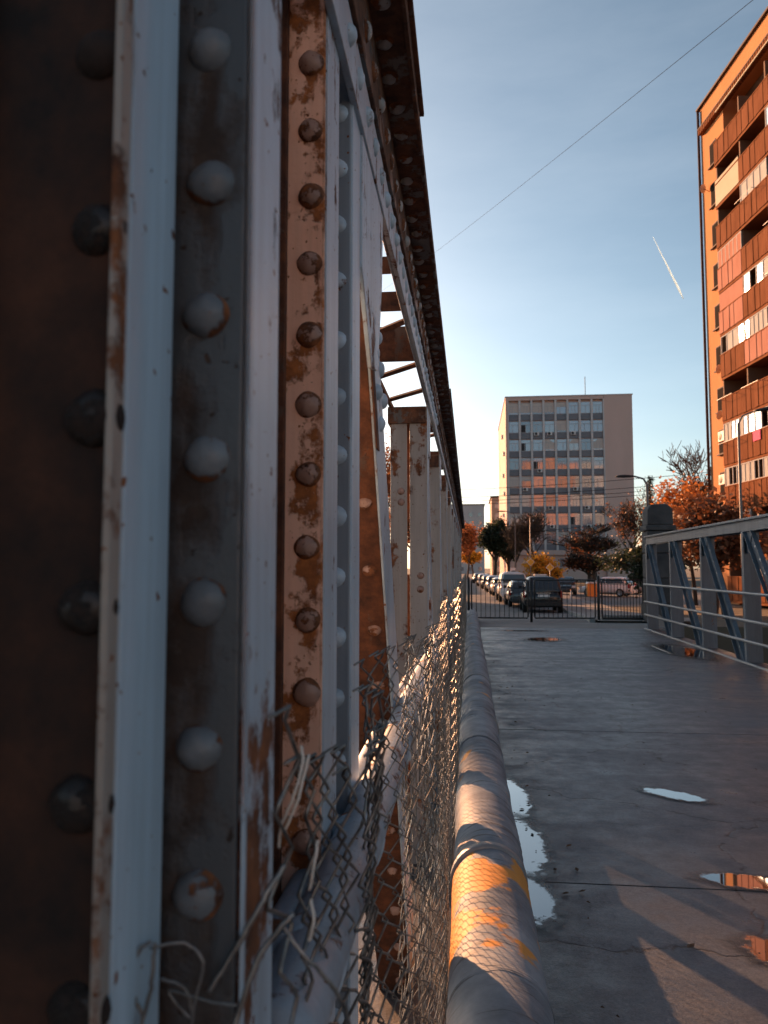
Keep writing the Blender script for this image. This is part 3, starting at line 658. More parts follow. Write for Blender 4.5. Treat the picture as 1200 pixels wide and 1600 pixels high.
def car(x, y, rz, paint, label, kind='hatch', group='cars parked along the street', z=None):
    """front towards local +y"""
    t = thing('parked_car', label, 'car', (x, y, ground_z(y) + .024 if z is None else z), rz, group)
    if kind == 'suv': Ln, W, H, belt, gb = 4.6, .92, 1.74, 1.05, .30
    elif kind == 'van': Ln, W, H, belt, gb = 4.7, .93, 1.9, 1.1, .28
    elif kind == 'sedan': Ln, W, H, belt, gb = 4.5, .86, 1.43, .92, .22
    else: Ln, W, H, belt, gb = 4.0, .84, 1.48, .93, .22
    h = Ln / 2; m = MB()
    loft(m, [(-h, W * .84, W * .80, gb + .22, belt - .22), (-h + .07, W * .95, W * .90, gb + .03, belt - .04), (-h + .35, W, W * .96, gb, belt + .02), (-.3, W, W * .97, gb, belt + .03), (h * .42, W, W * .95, gb, belt - .0), (h - .55, W * .98, W * .9, gb, belt - .12), (h - .12, W * .9, W * .8, gb + .03, belt - .22), (h, W * .76, W * .68, gb + .16, belt - .36)], 18, 4.)
    body = m.build('body', paint, t, local=True)
    rear = {'suv': -h + .12, 'van': -h + .08, 'hatch': -h + .22, 'sedan': -h + .75}[kind]; rr = {'suv': .28, 'van': .12, 'hatch': .5, 'sedan': .75}[kind]
    m = MB(); loft(m, [(rear, W * .9, W * .84, belt - .12, belt + .04), (rear + rr * .55, W * .93, W * .80, belt - .1, belt + (H - belt) * .66), (rear + rr, W * .93, W * .74, belt - .1, H - .03), (0, W * .93, W * .74, belt - .1, H), (h * .12, W * .93, W * .74, belt - .1, H - .03), (h * .34, W * .93, W * .78, belt - .1, belt + (H - belt) * .52), (h * .58, W * .92, W * .84, belt - .14, belt + .03)], 16, 4.5)
    m.build('cabin', paint, t, local=True)
    # glass: side panes, rear and front windows
    zt, zb = H - .13, belt + .07
    def xs(z): return W * (.955 - .175 * (z - belt + .1) / (H - belt + .1)) * .985
    for s_ in (-1, 1):
        for (a_, b_, c_, d_) in ((rear + rr * .62, -.12, -.12, rear + rr * 1.0 + .03), (-.06, h * .40, h * .16, -.06)):
            m = MB(); X0, X1 = xs(zb) + .004, xs(zt) + .004
            m.add([(s_ * X0, a_, zb), (s_ * X0, b_, zb), (s_ * X1, c_, zt), (s_ * X1, d_, zt), (s_ * (X0 - .03), a_, zb), (s_ * (X0 - .03), b_, zb), (s_ * (X1 - .03), c_, zt), (s_ * (X1 - .03), d_, zt)],
                  [(0, 1, 2, 3), (7, 6, 5, 4), (0, 4, 5, 1), (1, 5, 6, 2), (2, 6, 7, 3), (3, 7, 4, 0)])
            m.build('side_window', M_cglass, t, local=True)
    def pane(nm, y0, z0, y1, z1, w0, w1, off):
        m = MB(); m.add([(-w0, y0 + off, z0), (w0, y0 + off, z0), (w1, y1 + off, z1), (-w1, y1 + off, z1), (-w0, y0 - off, z0), (w0, y0 - off, z0), (w1, y1 - off, z1), (-w1, y1 - off, z1)],
                        [(0, 1, 2, 3), (7, 6, 5, 4), (0, 4, 5, 1), (1, 5, 6, 2), (2, 6, 7, 3), (3, 7, 4, 0)]); m.build(nm, M_cglass, t, local=True)
    pane('rear_window', rear + rr * .12, belt + .12, rear + rr * .74, H - .16, W * .76, W * .66, -.06)
    pane('windscreen', h * .52, belt + .08, h * .17, H - .12, W * .80, W * .68, .05)
    for s_ in (-1, 1):
        m = MB(); m.box(s_ * W * .93 - .09, s_ * W * .93 + .07 * 0 + .005 * s_, -h - .012, -h + .2, belt - .28, belt + .02); m.build('tail_light', M_red, t, .02, local=True)
        m = MB(); m.box(s_ * W * .66 - .15, s_ * W * .66 + .15, h - .24, h - .02, belt - .34, belt - .2); m.build('headlight', M_lamp, t, .03, local=True)
        m = MB(); m.box(s_ * (W + .02) - .09, s_ * (W + .02) + .09, h * .36, h * .36 + .1, belt + .05, belt + .2); m.build('wing_mirror', M_trim, t, .02, local=True)
        for yy in (-h * .6, h * .62):
            wr = .36 if kind in ('suv', 'van') else .31
            Mx = Matrix.Translation((s_ * (W - .1), yy, wr)) @ Matrix.Rotation(R(90), 4, 'Y')
            wh = MB().lathe([(wr * .62, -.11), (wr * .95, -.1), (wr, -.05), (wr, .05), (wr * .95, .1), (wr * .62, .11), (wr * .62, -.11)], 20, Mx).build('wheel', M_tyre, t, local=True)
            MB().lathe([(0, -.085), (wr * .25, -.095), (wr * .6, -.08), (wr * .62, -.1), (wr * .62, .1), (wr * .6, .08), (wr * .25, .095), (0, .085)], 16, Mx).build('rim', M_rim, wh, local=True)
    m = MB(); m.box(-W * .86, W * .86, -h - .06, -h + .1, gb + .06, gb + .30); m.build('rear_bumper', M_trim if kind == 'suv' else paint, t, .04, local=True)
    m = MB(); m.box(-W * .8, W * .8, h - .12, h + .05, gb + .04, gb + .26); m.build('front_bumper', paint, t, .04, local=True)
    m = MB(); m.box(-.26, .26, -h - .03, -h + .01, belt - .25, belt - .14); m.build('number_plate', M_plate, t, local=True)
    return t
black = carpaint('black car paint', (.008, .009, .012), .3); white = carpaint('white car paint', (.72, .72, .72), 0); silver = carpaint('silver car paint', (.42, .44, .46), .5); dgrey = carpaint('graphite car paint', (.06, .065, .07), .4); dblue = carpaint('dark blue car paint', (.015, .025, .06), .3)
sv = car(3.45, 38.5, R(-1), black, 'black suv seen from behind, nearest of the parked cars', 'suv')
m = MB(); m.box(-.33, .33, -2.345, -2.31, .80 + .16, .83 + .16); m.build('chrome_strip', m_flat('chrome', (.7, .7, .7), .2, .9), sv, local=True)
car(2.95, 44.5, R(2), dgrey, 'graphite hatchback just ahead of the black suv', 'hatch')
car(2.75, 51, R(1), white, 'white van with red tail lamps, third in the parked row', 'van')
car(2.55, 62, R(3), silver, 'silver sedan in the middle of the parked row', 'sedan')
car(2.3, 71, R(2), silver, 'silver hatchback ahead of the silver sedan', 'hatch')
car(2.1, 82, R(2), dblue, 'dark blue sedan near the far end of the parked row', 'sedan')
car(1.8, 94, R(2), white, 'small white hatchback far along the parked row', 'hatch')
car(1.4, 112, R(3), dgrey, 'farthest graphite car in the street under the trees', 'sedan')
wv = car(10.4, 60, R(62), white, 'white car with dark reflecting windows in the sunny lot', 'hatch', 'cars standing in the lot')
car(7.7, 63.5, R(175), black, 'black car in the lot beside the orange box', 'hatch', 'cars standing in the lot')
car(12.5, 66, R(70), silver, 'silver sedan half hidden behind the white car in the lot', 'sedan', 'cars standing in the lot')
M_orange = m_flat('orange plastic', (.75, .30, .06), .6)
m = MB(); m.prism([(8.85, -.72), (9.5, -.72), (9.56, .25), (8.8, .25)], 'y', 59.2, 59.9); bx = thing('waste_bin', 'pale orange waste bin between the two cars of the lot', 'bin', (9.2, 59.5, -.72))
m.build('bin_body', M_orange, bx, .03); m = MB(); m.prism([(8.77, .252), (9.59, .252), (9.5, .36), (8.86, .36)], 'y', 59.12, 59.95); m.build('lid', M_plate, bx, .03)

# ------------------------------------------------------------------ signs, cabinet, lamps
M_pole = m_var('galvanised pole', (.10, .11, .12), (.18, .19, .20), 5, .5, .4, 0)
M_yel = m_flat('sign yellow', (.80, .38, .03), .45); M_wht = m_flat('sign white', (.8, .8, .8), .45); M_blk = m_flat('sign black', (.02, .02, .02), .5)
def diamond(x, y, zc, label, s_=.42, top=None):
    zg = ground_z(y) + .1; t = thing('priority_sign', label, 'road sign', (x, y, zg), group='yellow diamond road signs')
    MB().tube([(x, y + .04, zg), (x, y + .04, top or zc + s_)], .03, 8).build('pole', M_pole, t)
    for q, mt, dy in ((s_ * 1.14, M_wht, 0), (s_ * 1.27, M_blk, -.004) if False else (s_ * 1.0, M_yel, -.006)):
        MB().prism([(x - q, zc), (x, zc - q), (x + q, zc), (x, zc + q)], 'y', y + dy - .012, y + dy).build('sign_face' if mt is M_yel else 'sign_border', mt, t)
    return t
diamond(3.76, 48, 1.78, 'yellow diamond priority sign on the taller thin pole', .22, 4.5)
diamond(4.72, 46, 1.45, 'yellow diamond priority sign on the short pole nearer the pavement', .22)
cb = thing('utility_cabinet', 'pale grey utility cabinet behind the black suv', 'cabinet', (4.0, 44.5, -.62))
MB().box(3.70, 4.32, 44.3, 44.75, -.62, 1.0).build('cabinet_body', M_plate, cb, .02); MB().box(3.66, 4.36, 44.26, 44.79, 1.0, 1.06).build('roof', M_wht, cb, .01)
MB().box(3.76, 4.26, 44.285, 44.298, -.4, .9).build('door', m_flat('cabinet door', (.55, .57, .6), .5), cb)
ps = thing('notice_sign', 'small white notice on a post beside the parked row', 'road sign', (3.7, 66, -.62))
MB().tube([(3.7, 66, -.62), (3.7, 66, 1.4)], .03, 8).build('pole', M_pole, ps); MB().box(3.45, 3.95, 65.95, 65.97, .75, 1.45).build('sign_face', M_wht, ps)
MB().box(3.53, 3.87, 65.942, 65.949, .85, 1.2).build('pictogram', M_blk, ps)
def lamp(x, y, ztop, label, armx, army=0, r=.07):
    zg = ground_z(y); t = thing('street_lamp', label, 'street lamp', (x, y, zg), group='street lamps')
    MB().tube([(x, y, zg), (x, y, zg + 1.2), (x, y, ztop - .3), (x + armx * .15, y + army * .15, ztop - .06), (x + armx * .55, y + army * .55, ztop + .04)], [r, r, r * .7, r * .55, r * .5], 10).build('pole', M_pole, t)
    d = Vector((armx, army, 0)); L_ = d.length; a_ = math.atan2(d.y, d.x)
    Mx = Matrix.Translation((x + armx * .5, y + army * .5, ztop + .03)) @ Matrix.Rotation(a_, 4, 'Z')
    m = MB(); st = [(0, .03, .03), (.12, .07, .06), (.4, .12, .085), (.62, .10, .07), (.74, .03, .03)]; vs = []
    for xx, wd, hh in st:
        for k in range(12):
            t_ = 2 * math.pi * k / 12; vs.append(Mx @ Vector((xx, wd * math.cos(t_), (hh if math.sin(t_) > 0 else hh * .45) * math.sin(t_))))
    m.add(vs, [(j * 12 + k, j * 12 + (k + 1) % 12, (j + 1) * 12 + (k + 1) % 12, (j + 1) * 12 + k) for j in range(4) for k in range(12)] + [list(range(12)), list(range(48, 60))], True)
    m.build('lamp_head', M_trim, t)
    return t
lamp(6.76, 30, 4.86, 'dark street lamp rising beside the stone pier', -.85)
lamp(7.95, 23.5, 5.95, 'tall thin street lamp in front of the orange apartment block', .7, -.5, .045)
lamp(3.9, 66, 6.2, 'slim pale street lamp over the parked row', -1.4, 0, .06)
bl = thing('bollard_post', 'short pale marker post in front of the sunny lot', 'post', (5.9, 46, -.74)); MB().tube([(5.9, 46, -.74), (5.9, 46, .1)], .045, 10).build('post', M_wht, bl); MB().lathe([(0, .07), (.05, .05), (.06, 0)], 10, Matrix.Translation((5.9, 46, .1))).build('cap', M_orange, bl)

# ------------------------------------------------------------------ office block at the end of the street
M_conc = m_var('pinkish render', (.56, .42, .36), (.64, .48, .42), .25, .9, 0, .15, (1, 1, .35), dist=.02)
M_fin = m_var('pale concrete fin', (.52, .51, .50), (.62, .61, .60), .6, .85, 0, .1)
M_span = m_var('blue grey spandrel', (.13, .15, .175), (.17, .19, .215), .7, .5, 0, 0)
M_pane = m_glass('office window glass', (.36, .39, .43), .05, .30, .015); M_pane2 = m_glass('darker office glass', (.26, .29, .32), .05, .32, .02)
M_blind = m_var('beige blind', (.50, .46, .42), (.60, .55, .50), 1.5, .8, 0, 0, (9, 1, 1)); M_frame = m_flat('grey window frame', (.42, .42, .42), .6); M_dark = m_flat('open dark window', (.012, .012, .014), .6)
M_ac = m_flat('air conditioner casing', (.62, .62, .60), .6)
OB = thing('office_block', 'pinkish office block with blue grey window grid at the end of the street', 'building', (16.8, 130, -.74))
X0, X1, XM, Y0, Y1, ZR = 6.35, 27.2, 22.6, 130., 162., 30.3
MB().box(X0, X1, Y0 + .6, Y1, -.74, ZR).build('wall', M_conc, OB)
MB().box(XM + .05, X1, Y0, Y0 + .6, -.74, ZR).build('wall', M_conc, OB)
MB().box(X0, X0 + .36, Y0, Y0 + .6, 4.0, ZR - .62).build('wall', M_conc, OB); MB().box(X0, XM, Y0, Y0 + .6, ZR - .6, ZR).build('parapet', M_conc, OB); MB().box(X0, XM, Y0 + .02, Y0 + .6, 3.6, 4.4).build('cornice', M_conc, OB)
MB().box(X0 - .12, X1 + .12, Y0 - .12, Y1 + .1, ZR, ZR + .14).build('roof_edge', M_fin, OB)
bays, bw, fh, ztop = 8, (XM - X0 - .36) / 8, 3.13, 29.45
finm = MB().box(-.17, .17, -.28, .3, 4.41, ZR - .61).mesh('fin', M_fin)
for b_ in range(bays + 1): inst('fin', finm, OB, (X0 + .36 + b_ * bw - OB.location.x, Y0 + .3 - OB.location.y, -OB.location.z))
hw = bw / 2 - .175
span_me = MB().box(-hw, hw, 0, .2, -1.02, 0).mesh('spandrel', M_span)
def wframe(split):
    m = MB(); t_ = .06
    m.box(-hw, hw, -.05, .06, 0, t_); m.box(-hw, hw, -.05, .06, 1.98 - t_, 1.98); m.box(-hw, -hw + t_, -.05, .06, t_, 1.98 - t_); m.box(hw - t_, hw, -.05, .06, t_, 1.98 - t_)
    for xx in split: m.box(xx - .035, xx + .035, -.05, .06, t_, 1.35)
    m.box(-hw + t_, hw - t_, -.05, .06, 1.35, 1.41); return m.mesh('window', M_frame)
frames = [wframe((0,)), wframe((-.25, .25)), wframe((.2,)), wframe((-.2,))]
def panem(mt): return MB().box(-hw + .06, hw - .06, 0, .03, .06, 1.92).mesh('pane', mt)
panes = [panem(M_pane), panem(M_pane), panem(M_pane2)]
blind_f = MB().box(-hw + .06, hw - .06, -.02, -.004, .3, 1.92).mesh('blind', M_blind); blind_h = MB().box(-hw + .06, hw - .06, -.02, -.004, 1.2, 1.92).mesh('blind', M_blind)
open_l = MB().box(-hw + .07, -.04, -.02, -.004, .08, 1.33).mesh('open_sash', M_dark)
acm = MB().box(-.4, .4, -.36, -.02, -.62, -.06).mesh('air_conditioner', M_ac); acf = MB().lathe([(0, .012), (.2, .012), (.23, 0)], 14, Matrix.Translation((-.1, -.37, -.34)) @ Matrix.Rotation(R(90), 4, 'X')).mesh('fan_grille', M_dark)
rw = random.Random(12); ACS = {(1, 2), (1, 3), (1, 5), (3, 2), (4, 1), (4, 5), (5, 3), (5, 6), (6, 6), (6, 3)}; OPN = {(1, 1), (2, 1), (3, 2), (6, 2), (6, 5)}
BL = {(0, 0), (0, 1), (0, 2), (0, 3), (1, 4), (2, 3), (2, 7), (4, 0)}
for r_ in range(8):
    for b_ in range(8):
        xc = X0 + .36 + (b_ + .5) * bw; zc = ztop - fh * r_ - 2.1; loc = (xc - OB.location.x, Y0 + .34 - OB.location.y, zc - OB.location.z)
        inst('spandrel', span_me, OB, (loc[0], loc[1] - .02, loc[2]))
        wd = inst('window', rw.choice(frames), OB, loc); inst('pane', rw.choice(panes), wd, (0, 0, 0), (rw.uniform(-.012, .012), 0, rw.uniform(-.012, .012)))
        if (r_, b_) in BL: inst('blind', blind_f, wd, (0, 0, 0))
        elif rw.random() < .22: inst('blind', blind_h, wd, (0, 0, 0))
        if (r_, b_) in OPN: inst('open_sash', open_l, wd, (0, 0, 0))
        if (r_, b_) in ACS: ac_ = inst('air_conditioner', acm, OB, (loc[0] + rw.uniform(-.2, .3), loc[1] - .02, loc[2] + .12)); inst('fan_grille', acf, ac_, (0, 0, 0))
for k in range(4):
    xx = 15.6 + k * 1.75; o = MB().box(xx - .62, xx + .62, Y0 + .55, Y0 + .596, 1.5, 3.1).build('window', M_frame, OB); MB().box(xx - .54, xx + .54, Y0 + .53, Y0 + .548, 1.58, 3.02).build('pane', M_pane2, o)
MB().box(14.2, 15.2, Y0 + .52, Y0 + .596, -.7, 1.4).build('door', M_dark, OB)
for k, (yy, zz) in enumerate(((134, 21), (137, 17.5), (134, 14), (140, 25), (138, 10.5), (134, 7.5))):
    o = MB().box(X0 - .35, X0, yy, yy + 1.0, zz, zz + .65).build('air_conditioner', M_ac, OB)
MB().box(X1, X1 + .4, 132, 133, 20.4, 21).build('air_conditioner', M_ac, OB)
MB().tube([(20.2, 134, ZR), (20.2, 134, ZR + 4.2)], .06, 6).build('antenna', M_trim, OB)
for xx in (8.5, 16.2): MB().tube([(xx, 135, ZR), (xx, 135, ZR + 1.3)], .04, 5).build('antenna', M_trim, OB)

# ------------------------------------------------------------------ orange apartment block on the right
M_or = m_var('orange render', (.52, .245, .11), (.60, .29, .135), .35, 1., 0, .12, (1, 1, .5), .08, dist=.02)
M_corr = m_var('brown corrugated sheet', (.16, .062, .029), (.25, .102, .05), 1.6, 1., 0, .1, (1, 1, .4), .05); M_corp = m_var('faded pink sheet', (.40, .19, .14), (.48, .25, .19), 1.2, 1., 0, .1, (1, 1, .4), .05)
M_cream = m_var('cream cladding', (.48, .43, .31), (.56, .50, .38), 1, 1., 0, .05); M_log = m_var('loggia plaster with shade', (.15, .085, .05), (.21, .12, .075), .8, .9, 0, .1); M_brn = m_flat('dark brown soffit', (.05, .025, .016), .8)  # loggia plaster colour darkened to carry the shade of the recess
M_hr = m_var('brown painted edge', (.20, .08, .035), (.28, .115, .055), 2, 1., 0, 0, spec=.05)
M_fr = m_flat('white balcony frame', (.50, .49, .47), 1., 0, .1); M_dkg = m_flat('dim window', (.03, .026, .024), 1., 0, .02); M_curt = m_var('light curtain', (.40, .41, .39), (.52, .53, .50), 2, 1., 0, .1, (6, 1, 1), .1); M_bg = m_glass('balcony glass', (.50, .56, .58), .08, .5, .02)  # dim window: shade of a deep recess put into a flat dark pane
AB = thing('apartment_block', 'sunlit orange apartment block with brown corrugated balconies', 'building', (15.2, 50, -.74), R(-83.4))
def ab(m, name, mat, par=None, bevel=0): return m.build(name, mat, par or AB, bevel, local=True)
Z = lambda z: z + .74
T0, CW, NC, FH = 3.4, 3.0, 5, 2.6
rails = [26.9 - FH * k for k in range(11)]
# wall: end strip, back of loggias
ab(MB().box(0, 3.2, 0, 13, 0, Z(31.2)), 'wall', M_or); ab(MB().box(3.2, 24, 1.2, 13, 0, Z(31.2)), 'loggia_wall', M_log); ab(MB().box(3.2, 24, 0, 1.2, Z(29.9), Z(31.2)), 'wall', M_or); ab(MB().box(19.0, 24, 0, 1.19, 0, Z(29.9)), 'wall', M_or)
ab(MB().box(-.25, 24.2, -.18, 13.2, Z(31.2), Z(31.32)), 'roof_edge', M_brn)
cv = MB()
for k in range(96): cv.box(.35 + k * .245, .35 + k * .245 + .16, -.32, .0, Z(29.25), Z(29.6))
ab(cv, 'canopy_tiles', M_corr); ab(MB().box(.3, 24, -.34, -.001, Z(29.60), Z(29.68)), 'canopy', M_brn); ab(MB().box(3.0, 24, -.40, -.33, Z(29.16), Z(29.24)), 'gutter', M_cream)
ab(MB().tube([(-.12, -.1, 0), (-.12, -.1, Z(31.1))], .09, 8), 'downpipe', M_brn)
corr = MB(); n = 11; wv_ = CW / n; rk = random.Random(3)
for k in range(n): corr.box(k * wv_ + .012, (k + 1) * wv_ - .012, -.03 - rk.uniform(0, .035), .012, -1.28 - rk.uniform(0, .03), rk.uniform(-.02, 0))
corr_b = corr.mesh('parapet', M_corr); corr_p = corr.mesh('parapet', M_corp)
slab_me = MB().box(0, CW, -.70, 1.2, -1.46, -1.3).mesh('balcony_slab', M_hr)
rail_me = MB().box(0, CW, -.76, -.70, .0, .055).mesh('handrail', M_hr)
side_me = MB().box(-.02, .02, -.70, 0, -1.3, 0).mesh('parapet_side', M_corr)
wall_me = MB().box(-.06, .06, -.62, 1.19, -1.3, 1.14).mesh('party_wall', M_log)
def glz(nf, seed):
    g = MB(); rq = random.Random(seed); fw_ = (CW - .12) / nf
    for k in range(nf + 1): g.box(.06 + k * fw_ - .03, .06 + k * fw_ + .03, -.70, -.64, .056, 1.13)
    g.box(.06, CW - .06, -.695, -.645, 1.07, 1.125); g.box(.06, CW - .06, -.695, -.645, .06, .11); return g.mesh('glazing', M_fr), fw_
G4, w4 = glz(4, 1); G6, w6 = glz(6, 2)
p4 = MB().box(.03, w4 - .03, -.672, -.66, .11, 1.07).mesh('pane', M_bg); p6 = MB().box(.03, w6 - .03, -.672, -.66, .11, 1.07).mesh('pane', M_bg); c4 = MB().box(.03, w4 - .03, -.672, -.66, .11, 1.07).mesh('pane', M_curt); c6 = MB().box(.03, w6 - .03, -.672, -.66, .11, 1.07).mesh('pane', M_curt)
KIND = ['o1g3p4o6669', '1o2o46o26o6', 'o4o6o4o6o4o', '6o4o6o4o6o4', 'o6o6o4o6o6o']
rb_ = random.Random(5)
for c in range(NC):
    for k, zr in enumerate(rails):
        kd = KIND[c][k] if k < len(KIND[c]) else 'o'
        base = (T0 + c * CW, 0, Z(zr)); pk = (c == 0 and k in (3, 4)) or (c == 1 and k == 5) or (c, k) in ((2, 3), (3, 6), (4, 2))
        pmat = corr_p if pk else corr_b
        if c == 0 and k == 1: o = ab(MB().box(0.02, CW - .02, -.73, -.70, -1.28, .25), 'parapet', M_cream); o.location = base
        else: inst('parapet', pmat, AB, (base[0], -.70, base[2]))
        inst('balcony_slab', slab_me, AB, base); inst('handrail', rail_me, AB, base)
        inst('parapet_side', side_me, AB, base) if c == 0 else None
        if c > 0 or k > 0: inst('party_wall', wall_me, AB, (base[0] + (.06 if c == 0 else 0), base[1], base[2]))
        if kd in '2346':
            ME, wd_, pg, pc_, nf = (G4, w4, p4, c4, 4) if kd in '24' else (G6, w6, p6, c6, 6)
            g = inst('glazing', ME, AB, base)
            for q in range(nf):
                x_ = rb_.random()
                if x_ < .14: continue
                inst('pane', pc_ if x_ < .5 or kd == '6' and x_ < .75 else pg, g, (.06 + q * wd_, 0, 0))
        if kd == 'p' or (c == 0 and k == 3):
            o = ab(MB().box(.04, CW - .04, -.69, -.66, .06, 1.1), 'screen', M_corp); o.location = base
        if k % 2 == 0 and kd == 'o':
            o = ab(MB().box(1.9, 2.7, 1.15, 1.195, -1.2, .75), 'balcony_door', M_dark); o.location = base
        if rb_.random() < .3:
            o = ab(MB().box(.3, 2.2, -1.16, -1.14, -.12, -.1).box(.3, .32, -1.14, -.74, -.12, -.1).box(2.18, 2.2, -1.14, -.74, -.12, -.1), 'drying_rack', M_pole); o.location = base
o = ab(MB().box(.7, 1.5, -.79, -.75, -.5, .04), 'drying_cloth', m_flat('pink cloth', (.75, .10, .22), .9)); o.location = (T0 + CW, 0, Z(rails[7]))
for k, zr in enumerate(rails[:10]):
    z0 = zr - .35; wn = ab(MB().box(1.25, 2.15, -.03, .02, Z(z0), Z(z0 + 1.5)), 'window', M_brn); ab(MB().box(1.33, 2.07, -.045, -.032, Z(z0 + .08), Z(z0 + 1.42)), 'pane', M_dkg, wn); ab(MB().box(1.18, 2.22, -.16, -.031, Z(z0 - .07), Z(z0)), 'sill', M_brn, wn)
dish = MB().lathe([(0, -.02), (.12, 0), (.25, .045), (.36, .10), (.37, .105), (.36, .115), (.25, .06), (0, -.005)], 20)
dish_me = dish.mesh('satellite_dish', m_var('grey dish', (.45, .40, .36), (.58, .52, .47), 3, .6, 0, 0)); arm_me = MB().tube([(0, .0, -.02), (0, -.25, .15), (0, -.02, .38)], .015, 5).mesh('dish_arm', M_trim)
for t_, z_ in ((1.0, 25.4), (2.4, 13.4), (2.3, 10.6)):
    d = inst('satellite_dish', dish_me, AB, (t_, -.33 if t_ < 3 else -1.1, Z(z_)), (R(75), R(0), R(-60)), (.75, .75, .75)); inst('dish_arm', arm_me, d, (0, 0, 0))
    ab(MB().tube([(t_, 0 if t_ < 3 else -.7, Z(z_ - .2)), (t_, -.3 if t_ < 3 else -1.05, Z(z_ - .05))], .02, 5), 'dish_bracket', M_trim)
for t_, z_ in ((2.0, 9.0), (1.9, 6.4)):
    a_ = ab(MB().box(t_, t_ + .8, -.4, -.1, Z(z_), Z(z_ + .6)), 'air_conditioner', M_ac, None, .01); ab(MB().lathe([(0, .012), (.2, .012), (.23, 0)], 14, Matrix.Translation((t_ + .3, -.401, Z(z_ + .3))) @ Matrix.Rotation(R(90), 4, 'X')), 'fan_grille', M_dark, a_)

# ------------------------------------------------------------------ other buildings
def block(name, label, x0, x1, y0, y1, h, mat, wx=3.2, fh_=3.0, faces='sy', roofm=None, win=True, rz=0):
    cx, cy = (x0 + x1) / 2, (y0 + y1) / 2; zg = ground_z(y0)
    t = thing(name, label, 'building', (cx, cy, zg))
    MB().box(x0, x1, y0, y1, zg, h).build('wall', mat, t); MB().box(x0 - .3, x1 + .3, y0 - .3, y1 + .3, h, h + .35).build('roof', roofm or M_brn, t)
    if not win: return t
    me_f = MB().box(-.75, .75, -.05, .06, 0, 1.6).mesh('window', M_frame); me_p = MB().box(-.66, .66, -.075, -.052, .08, 1.52).mesh('pane', M_pane2)
    def put(px_, py_, z_, rot): w_ = inst('window', me_f, t, (px_ - cx, py_ - cy, z_ - zg), (0, 0, rot)); inst('pane', me_p, w_, (0, 0, 0))
    nz = int((h - zg - 1.2) / fh_)
    for f in range(nz):
        z_ = zg + 1.1 + f * fh_
        if 's' in faces:
            n_ = int((x1 - x0) / wx)
            for k in range(n_): put(x0 + (k + .5) * (x1 - x0) / n_, y0, z_, 0)
        if 'e' in faces:
            n_ = int((y1 - y0) / wx)
            for k in range(n_): put(x1, y0 + (k + .5) * (y1 - y0) / n_, z_, R(90))
        if 'n' in faces:
            n_ = int((x1 - x0) / wx)
            for k in range(n_): put(x0 + (k + .5) * (x1 - x0) / n_, y1, z_, R(180))
    return t
M_wb = m_var('pale block wall', (.46, .45, .44), (.54, .53, .52), .2, .9, 0, .05); M_ob = m_var('apricot wall', (.50, .30, .20), (.58, .36, .25), .2, .9, 0, .05); M_gb = m_var('grey bank building', (.26, .26, .27), (.33, .33, .34), .2, .9, 0, .1)
block('far_apartment_block', 'pale apartment block far down the street', -8, 6.0, 300, 318, 26, M_wb, 3.2, 3.0, 's')
block('far_apartment_block', 'apricot building with one sunlit side down the street', 6.5, 20, 220, 240, 21.5, M_ob, 3.2, 3.0, 's')
block('far_apartment_block', 'grey unseen block added on the river bank to shade the deck', -31, -20, 51, 80, 16.85, M_gb, 3.4, 3.0, 'se')  # hidden from view; place and height set to shade the deck
block('far_apartment_block', 'long grey apartment row on the left of the far street', -40, -26, 104, 200, 14, M_gb, 3.4, 3.0, 'se')
block('far_apartment_block', 'unseen tower block added behind the camera for window reflections, lower wing', 15, 43, -138, -122, 47, M_gb, 3.4, 3.1, 'n')  # out of view; added to be mirrored warm in the office windows
block('far_apartment_block', 'unseen tower block added behind the camera for window reflections, taller wing', 43.5, 76, -140, -122, 53, M_wb, 3.4, 3.1, 'n')  # added taller half, sized for the window rows that mirror it

